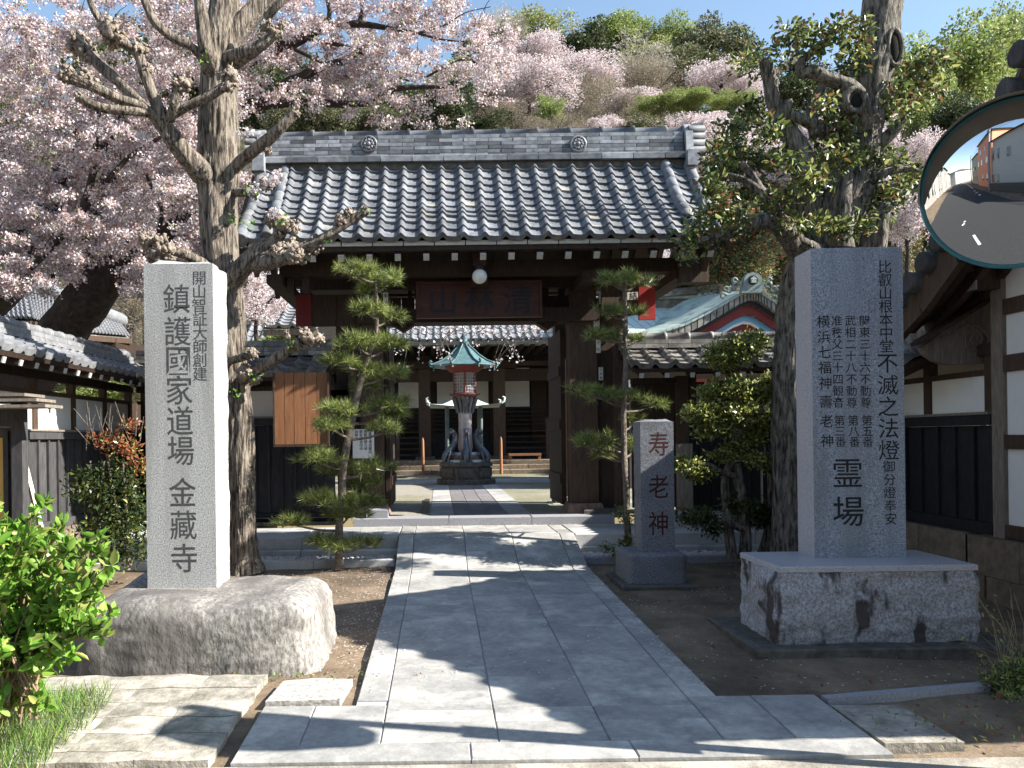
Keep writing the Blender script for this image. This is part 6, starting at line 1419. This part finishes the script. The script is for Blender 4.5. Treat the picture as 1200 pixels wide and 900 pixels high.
def mktrunk(kind):
    mb = MB(); mb.tube([(0, 0, -5), (0, 0, -1.2), (.02, 0, -.9), (-.02, .02, -.3), (0, 0, .3)], [.07, .06, .05, .04, .015], 7)
    for k in range(9):
        a = k*2.4; z = -.7+.09*k; e = Vector((math.cos(a)*.75, math.sin(a)*.75, min(.75, z+.6))); mb.tube([(0, 0, z), tuple(Vector((math.cos(a)*.3, math.sin(a)*.3, z+.28))), tuple(e)], [.03, .018, .004], 5)
        for j in range(3):
            b = a+(j-1)*.7; s = Vector((math.cos(a)*.3, math.sin(a)*.3, z+.28)); mb.tube([s, s+Vector((math.cos(b)*.45, math.sin(b)*.45, .4))], [.012, .002], 4)
    return mb.mesh('trunk', bark_d if kind == 'ch' else (f_gy2 if kind == 'gy' else bark_g))
TR = {k: mktrunk(k) for k in K}
cnt = {}
NAMES = {'dg': 'evergreen_tree', 'ol': 'olive_green_tree', 'lg': 'spring_green_tree', 'yg': 'budding_tree', 'br': 'bare_tree', 'gy': 'bare_tree', 'ch': 'cherry_tree', 'ph': 'photinia_tree'}
def tree(kind, px, py, rpx, rpy, Y, label, group=None, rot=None):
    c = P(px, py, Y); k_ = Y/FOC; rx, rzz = rpx*k_*1.12, rpy*k_*1.15; i = cnt.get(kind, 0); cnt[kind] = i+1
    gz_ = hillz(c.x, c.y) if c.y > 33 else .5
    t = thing(NAMES[kind], label, 'tree', (c.x, c.y, max(gz_, c.z-rzz*1.6)), group)
    M = Matrix.Translation(c) @ Matrix.Rotation(rot if rot is not None else i*1.7, 4, 'Z') @ Matrix.Diagonal((rx, rx, rzz, 1)); put('crown', K[kind][i % len(K[kind])], None, t, M)
    put('trunk', TR[kind], None, t, Matrix.Translation(c) @ Matrix.Rotation(i*1.1, 4, 'Z') @ Matrix.Diagonal((rx*.95, rx*.95, rzz, 1)))
    return t
HG = 'trees on the hillside behind the temple'
tree('yg', 628, 42, 52, 30, 62, 'airy yellow-green budding tree on the hilltop left of the dark evergreen', HG)
tree('gy', 592, 40, 34, 28, 60, 'pale bare tree on the skyline at the left end of the hill', HG)
tree('dg', 678, 60, 38, 34, 56, 'round very dark evergreen on the hilltop, left of centre', HG)
tree('dg', 708, 50, 22, 26, 60, 'smaller dark evergreen just behind the round dark one', HG)
tree('lg', 735, 52, 42, 26, 60, 'spring green tree on the hilltop right of the dark evergreen', HG)
tree('lg', 775, 50, 36, 24, 61, 'light green tree on the skyline left of the olive dome', HG)
tree('yg', 765, 80, 40, 30, 55, 'thin yellow-green tree below the skyline in the middle of the hill', HG)
tree('ol', 838, 60, 42, 40, 57, 'large domed olive-brown tree on the skyline right of centre', HG)
tree('ol', 868, 75, 24, 30, 58, 'olive tree at the right shoulder of the domed one', HG)
tree('gy', 742, 88, 50, 40, 50, 'big pale leafless tree in the middle of the hillside', HG)
tree('br', 694, 128, 48, 40, 44, 'brownish bare budding tree just above the gate ridge, centre', HG)
tree('br', 725, 135, 36, 26, 42, 'low brown bare tree above the ridge right of centre', HG)
tree('ch', 612, 68, 44, 22, 47, 'upper pink cherry on the hillside, left of the dark evergreen', HG)
tree('ch', 648, 78, 38, 24, 48, 'pink cherry spreading beneath the dark evergreen', HG)
tree('ch', 620, 110, 54, 30, 42, 'wide pink cherry above the gate ridge, left of the brown tree', HG)
tree('ch', 590, 85, 30, 24, 44, 'pink cherry at the left end of the hillside, above the ridge', HG)
tree('ch', 845, 95, 50, 28, 46, 'large pale pink cherry beneath the olive dome', HG)
tree('ch', 880, 112, 36, 20, 45, 'pink cherry right of the large pale one, partly behind the old evergreen', HG)
tree('ch', 745, 130, 40, 20, 43, 'small pink cherry between the brown trees and the green hedge', HG)
tree('ch', 800, 152, 52, 16, 36, 'low pink cherry right over the gate ridge, under the green hedge', HG)
tree('ch', 838, 172, 42, 34, 33, 'pink cherry beside the right end of the gate ridge', HG)
tree('ch', 870, 150, 36, 18, 37, 'pink cherry behind the leaves of the old evergreen', HG)
tree('lg', 640, 132, 20, 18, 38, 'small bright green tree above the ridge, left of the brown tree', HG)
tree('lg', 775, 124, 28, 12, 38, 'bright green low tree above the ridge, left part of the green belt', HG)
tree('lg', 815, 122, 30, 11, 38.5, 'bright green low tree in the middle of the green belt', HG)
tree('lg', 858, 122, 28, 10, 39, 'bright green low tree at the right of the green belt', HG)
tree('br', 560, 125, 44, 34, 42, 'bare brown tree at the left behind the ridge', HG)
tree('br', 600, 140, 34, 20, 39, 'low bare tree above the ridge between two cherries', HG)
tree('dg', 655, 92, 24, 14, 47, 'dark green shrub-like tree in front of the round evergreen', HG)
for a_ in (('ol', 470, 150, 44, 22, 36, 'olive tree peeping over the ridge between the left crest and the bare trees'),
 ('br', 520, 150, 40, 22, 35.5, 'bare brown tree peeping over the ridge left of centre'),
 ('dg', 560, 155, 40, 16, 36, 'dark evergreen just above the middle of the gate ridge'),
 ('br', 650, 155, 40, 18, 35, 'bare brown tree low over the ridge near the right crest'),
 ('ch', 700, 160, 40, 16, 35.5, 'pink cherry just peeping over the ridge right of the right crest'),
 ('ol', 745, 160, 40, 18, 36, 'olive tree low over the right part of the gate ridge'),
 ('ol', 460, 118, 44, 26, 45, 'olive tree behind the blossom above the left crest'),
 ('br', 400, 100, 50, 34, 48, 'bare brown tree behind the long blossom branch, upper left'),
 ('ol', 320, 80, 60, 50, 46, 'olive tree far behind the pollard trunk, upper left'),
 ('ol', 180, 90, 80, 60, 46, 'olive tree far behind the pollard limbs, upper left'),
 ('br', 60, 120, 80, 60, 44, 'bare brown tree far behind the big cherry at the left edge'),
 ('ch', 150, 180, 80, 50, 26, 'pink cherry behind the big one, upper left'),
 ('ch', 40, 260, 70, 60, 22, 'pink cherry behind the big one at the left edge'),
 ('ch', 210, 250, 60, 50, 24, 'pink cherry behind the pollard trunk, left side'),
 ('br', 170, 330, 60, 40, 25, 'bare reddish tree behind the left tiled roofs'),
 ('dg', 900, 150, 40, 24, 40, 'dark evergreen behind the left limb of the gnarled tree'),
 ('dg', 930, 110, 40, 30, 50, 'dark evergreen on the skyline behind the gnarled tree'),
 ('br', 1000, 150, 60, 40, 42, 'bare brown tree behind the gnarled trunk'),
 ('ol', 1010, 95, 50, 30, 54, 'olive tree on the skyline behind the gnarled trunk'),
 ('yg', 520, 95, 40, 26, 52, 'yellowish budding tree half hidden behind the big cherry'),
 ('dg', 560, 70, 30, 18, 56, 'dark evergreen on the skyline at the left end of the hill'),
 ('br', 600, 120, 60, 34, 48, 'bare brown tree between the cherries left of the dark evergreen'),
 ('ch', 680, 100, 50, 26, 47, 'pink cherry under the round dark evergreen'),
 ('br', 760, 110, 60, 30, 48, 'brown bare tree above the green belt'),
 ('ol', 800, 90, 50, 30, 52, 'olive tree behind the pale cherry, right of centre'),
 ('ch', 930, 200, 50, 40, 26, 'pink cherry behind the left limbs of the gnarled tree'),
 ('dg', 1000, 260, 70, 60, 24, 'dark evergreen low behind the gnarled trunk'),
 ('ph', 1040, 300, 40, 40, 19, 'red-tipped bush behind the right monument, right side'),
 ('dg', 1150, 260, 60, 80, 20, 'dark evergreen behind the mirror'),
 ('ol', 880, 220, 60, 50, 28, 'olive tree behind the leaves left of the gnarled trunk')):
    tree(*a_, HG)
tree('dg', 520, 125, 40, 34, 30, 'dark green tree behind the cherry, left of centre over the ridge', 'trees behind the gate')
tree('dg', 300, 120, 40, 40, 27, 'dark green tree behind the pollard trunk', 'trees behind the gate')
tree('ol', 385, 140, 40, 26, 26, 'mid green bushy tree over the left part of the gate ridge', 'trees behind the gate')
tree('ol', 430, 142, 30, 22, 27, 'mid green bushy tree over the ridge right of the left crest', 'trees behind the gate')
tree('ol', 340, 150, 34, 26, 26, 'mid green tree over the left end of the gate ridge', 'trees behind the gate')
tree('ol', 20, 190, 60, 90, 24, 'dim green tree far left behind the cherry blossom', 'trees behind the gate')
tree('lg', 330, 395, 40, 20, 19, 'light green shrub left of the gate beneath the eave', 'trees behind the gate')
tree('lg', 1115, 95, 62, 58, 26, 'large bright spring-green tree at the right behind the old evergreen', 'trees behind the gate', 1.0)
tree('lg', 1160, 75, 44, 52, 30, 'pale green tree at the far right against the sky', 'trees behind the gate')
tree('lg', 1080, 130, 34, 50, 24, 'bright green tree between the old evergreen trunk and the mirror', 'trees behind the gate')
tree('dg', 1130, 150, 40, 34, 22, 'dark green tree directly left of the mirror hood', 'trees behind the gate')
tree('dg', 1060, 210, 44, 60, 24, 'dark green tree behind the old trunk, right side', 'trees behind the gate')
tree('ch', 1050, 175, 46, 36, 15, 'pinkish lilac cherry right of the old trunk, upper', 'trees behind the gate')
tree('ch', 1062, 250, 44, 44, 14, 'pinkish lilac cherry between the right monument and the building', 'trees behind the gate')
tree('ch', 960, 165, 40, 40, 20, 'pink cherry showing through the branches of the old evergreen', 'trees behind the gate')
tree('ph', 860, 290, 66, 58, 16.5, 'large bush-like tree with red-tipped leaves over the green roof', 'trees behind the gate', .4)
tree('ph', 925, 300, 50, 55, 17.5, 'red-tipped tree behind the right monument and the green roof', 'trees behind the gate', 2.0)
tree('dg', 800, 330, 40, 26, 19, 'dark tree right of the gate eave', 'trees behind the gate')
tree('ch', 790, 320, 40, 30, 22, 'pink cherry low behind the right end of the gate', 'trees behind the gate')
tree('ch', 300, 350, 46, 36, 14.5, 'pale cherry behind the pollard trunk below the gate eave', 'trees behind the gate')
tree('ch', 560, 330, 120, 20, 34, 'wide cherry low behind the gate passage', 'trees behind the gate')
tree('dg', 1100, 460, 60, 20, 13, 'dark shrub behind the right boundary wall', 'trees behind the gate')
tree('lg', 110, 455, 60, 22, 14.5, 'light green shrub behind the left boundary wall', 'trees behind the gate')
tree('br', 150, 350, 60, 40, 19, 'reddish brown budding tree behind the left tiled building', 'trees behind the gate')
# ---- the big cherry, left
CYY = 11.2
t = thing('cherry_tree', 'large old cherry in full pale pink blossom, filling the upper left behind the pollard', 'cherry tree', tuple(P(80, 430, 12.5)))
CB = [([(55, 430, .9, 26), (75, 390, .9, 27), (100, 350, .8, 24), (118, 318, .7, 20), (112, 280, .6, 15), (106, 250, .6, 12), (130, 205, .5, 9), (140, 160, .5, 7), (150, 110, .4, 4)]),
 ([(95, 368, .8, 22), (130, 330, .5, 17), (160, 305, .3, 13), (200, 270, .2, 9), (240, 215, 0, 7), (300, 180, 0, 5)]),
 ([(-20, 350, 1.5, 30), (10, 320, 1.4, 26), (30, 280, 1.3, 20), (52, 250, 1.2, 16), (72, 210, 1.2, 12), (95, 160, 1.1, 8), (115, 100, 1, 5)]),
 ([(20, 300, 1.3, 16), (70, 245, 1.2, 11), (110, 190, 1, 9), (135, 165, .8, 7), (185, 130, .5, 5), (215, 90, .3, 4)]),
 ([(85, 270, -1, 4.5), (105, 220, -1, 4), (113, 170, -1, 3.5), (116, 130, -1, 2.5), (125, 85, -1, 2)]),
 ([(35, 315, -1, 3.5), (60, 290, -1, 4), (85, 262, -1, 4), (115, 225, -1, 3.5), (150, 185, -1, 3), (190, 160, -1, 2)]),
 ([(180, 290, -.8, 2.5), (190, 250, -.8, 2.5), (178, 220, -.8, 2), (165, 190, -.8, 1.6)]), ([(190, 250, -.8, 2.2), (215, 230, -.8, 2), (235, 212, -.8, 1.2)]),
 ([(130, 330, .4, 5), (165, 320, -.2, 4), (200, 318, -.4, 3)]), ([(60, 325, 0, 3), (100, 300, -.2, 3), (150, 283, -.4, 2.4)]),
 ([(230, 150, .2, 12), (276, 129, 0, 8), (315, 119, 0, 7), (335, 100, 0, 6.5), (369, 84, 0, 5.5), (408, 69, 0, 4.5), (426, 57, 0, 3.5), (455, 55, 0, 2)]),
 ([(290, 70, .3, 8), (342, 51, 0, 7), (360, 42, 0, 6), (384, 30, 0, 4.5), (420, 28, 0, 4), (456, 33, 0, 3), (489, 39, 0, 2)]),
 ([(250, 130, .3, 8), (321, 123, 0, 5), (360, 120, 0, 5), (400, 122, 0, 4.5), (430, 120, 0, 4), (456, 106, 0, 3.5), (489, 102, 0, 2.5), (525, 102, 0, 1.6)]),
 ([(384, 30, 0, 3), (386, 12, 0, 2.6), (380, -15, 0, 2.4)]), ([(420, 28, 0, 2.5), (425, 8, 0, 2.2), (420, -20, 0, 2)]), ([(360, 46, 0, 3), (395, 52, -.2, 2.4), (425, 62, -.2, 2), (455, 85, -.2, 1.5), (480, 95, -.2, 1)]),
 ([(345, 58, -.3, 2), (375, 72, -.3, 1.8), (410, 92, -.3, 1.2)]), ([(489, 39, 0, 1.6), (520, 30, 0, 1), (545, 15, 0, .7), (575, 8, 0, .5)]), ([(489, 39, 0, 1.6), (530, 48, 0, 1), (575, 47, 0, .6)]), ([(500, 90, 0, 1.5), (540, 70, 0, 1), (575, 80, 0, .6)])]
for i, l in enumerate(CB): limb('trunk' if i in (0, 2) else 'branch', l, CYY, bark_d, t, n=12 if l[0][3] > 8 else 7, bark=.012 if l[0][3] > 8 else .002, step=.09)
def regions():
    out = []
    def blobs(n, x0, x1, y0, y1, keep, rx=16, ry=9, dy=(-1.6, 1.2)):
        while n > 0:
            x, y = rnd.uniform(x0, x1), rnd.uniform(y0, y1)
            if keep(x, y): out.append((x, y, rnd.uniform(.5, 1.3)*rx, rnd.uniform(.5, 1.3)*ry, rnd.uniform(*dy))); n -= 1
    nz = lambda x, y, s=.012: noise.noise(Vector((x*s, y*s*1.6, 4.2)))
    blobs(1150, -60, 285, -30, 345, lambda x, y: nz(x, y) > -.42 and not (y < 22 and x < 110 and rnd.random() < .6) and not (y > 300 and x > 60 and x < 150 and rnd.random() < .7))
    blobs(110, -60, 160, 240, 345, lambda x, y: y < 345-.35*x)
    blobs(380, 275, 600, -40, 118, lambda x, y: y < 122-(x-275)*.02-max(0, (x-560))*.9 and y > (x-560)*.95 and nz(x, y, .02) > -.3 and not(x > 540 and y < 20), rx=15, ry=8, dy=(-.8, .8))
    blobs(26, 430, 545, 112, 155, lambda x, y: True, rx=9, ry=6, dy=(-.6, .3))
    blobs(30, 300, 430, 112, 140, lambda x, y: rnd.random() < .3, rx=6, ry=4, dy=(-.6, .3))
    blobs(26, 560, 600, 20, 120, lambda x, y: y > (x-560)*.6, rx=7, ry=5, dy=(-.6, .6))
    return out
rg_ = regions()
bush(t, CYY, rg_, [bl_w, bl_p, bl_r, f_lg], [.36, .36, .24, .04], .034, 36, nm='blossom', asp=.85, shell=.05, up=0)
mb = MB()
for _ in range(420):
    x, y, rx, ry, dy = rnd.choice(rg_); a = P(x, y, CYY+dy); b = a+Vector((rnd.uniform(-.35, .35), rnd.uniform(-.2, .2), rnd.uniform(-.15, .35))); mb.tube([a, a.lerp(b, .5)+Vector((0, 0, .04)), b], [.007, .005, .002], 4)
mb.build('twig', bark_d, t)['kind'] = 'stuff'
# blossom twigs hanging behind the gate, in front of the hall roof
t = thing('blossom_branch', 'weeping blossom twigs hanging above the ornate lantern inside the gate', 'branch', tuple(P(546, 385, 15)))
mb = MB(); tips = []
for i in range(26):
    a = P(rnd.uniform(470, 640), rnd.uniform(372, 388), 15+rnd.uniform(-.5, .5)); b = a+Vector((rnd.uniform(-.9, .9), 0, -rnd.uniform(.2, .75))); m_ = a.lerp(b, .6)+Vector((rnd.uniform(-.1, .1), 0, .12)); mb.tube([a, m_, b], [.008, .006, .003], 4, step=.12)
    tips += [tuple(b+Vector((rnd.gauss(0, .05), rnd.gauss(0, .05), rnd.gauss(0, .05)))) for _ in range(8 if i % 2 else 3)]+[tuple(a+Vector((rnd.gauss(0, .1), 0, rnd.gauss(-.02, .07)))) for _ in range(22)]
mb.tube([P(440, 384, 15), P(546, 376, 15), P(660, 380, 15)], [.03, .03, .02], 6); mb.tube([P(440, 384, 15), P(410, 420, 15), P(405, 560, 15)], [.05, .07, .09], 8)
mb.build('twig', bark_g, t); put('blossom', leaf_mesh('blossom', np.array(tips), .05, [bl_w, bl_p], [.7, .3], asp=.9), None, t)
bpy.data.objects.remove(_to)
for o in bpy.data.objects:
    for k in ('_l', '_off'):
        if k in o: del o[k]
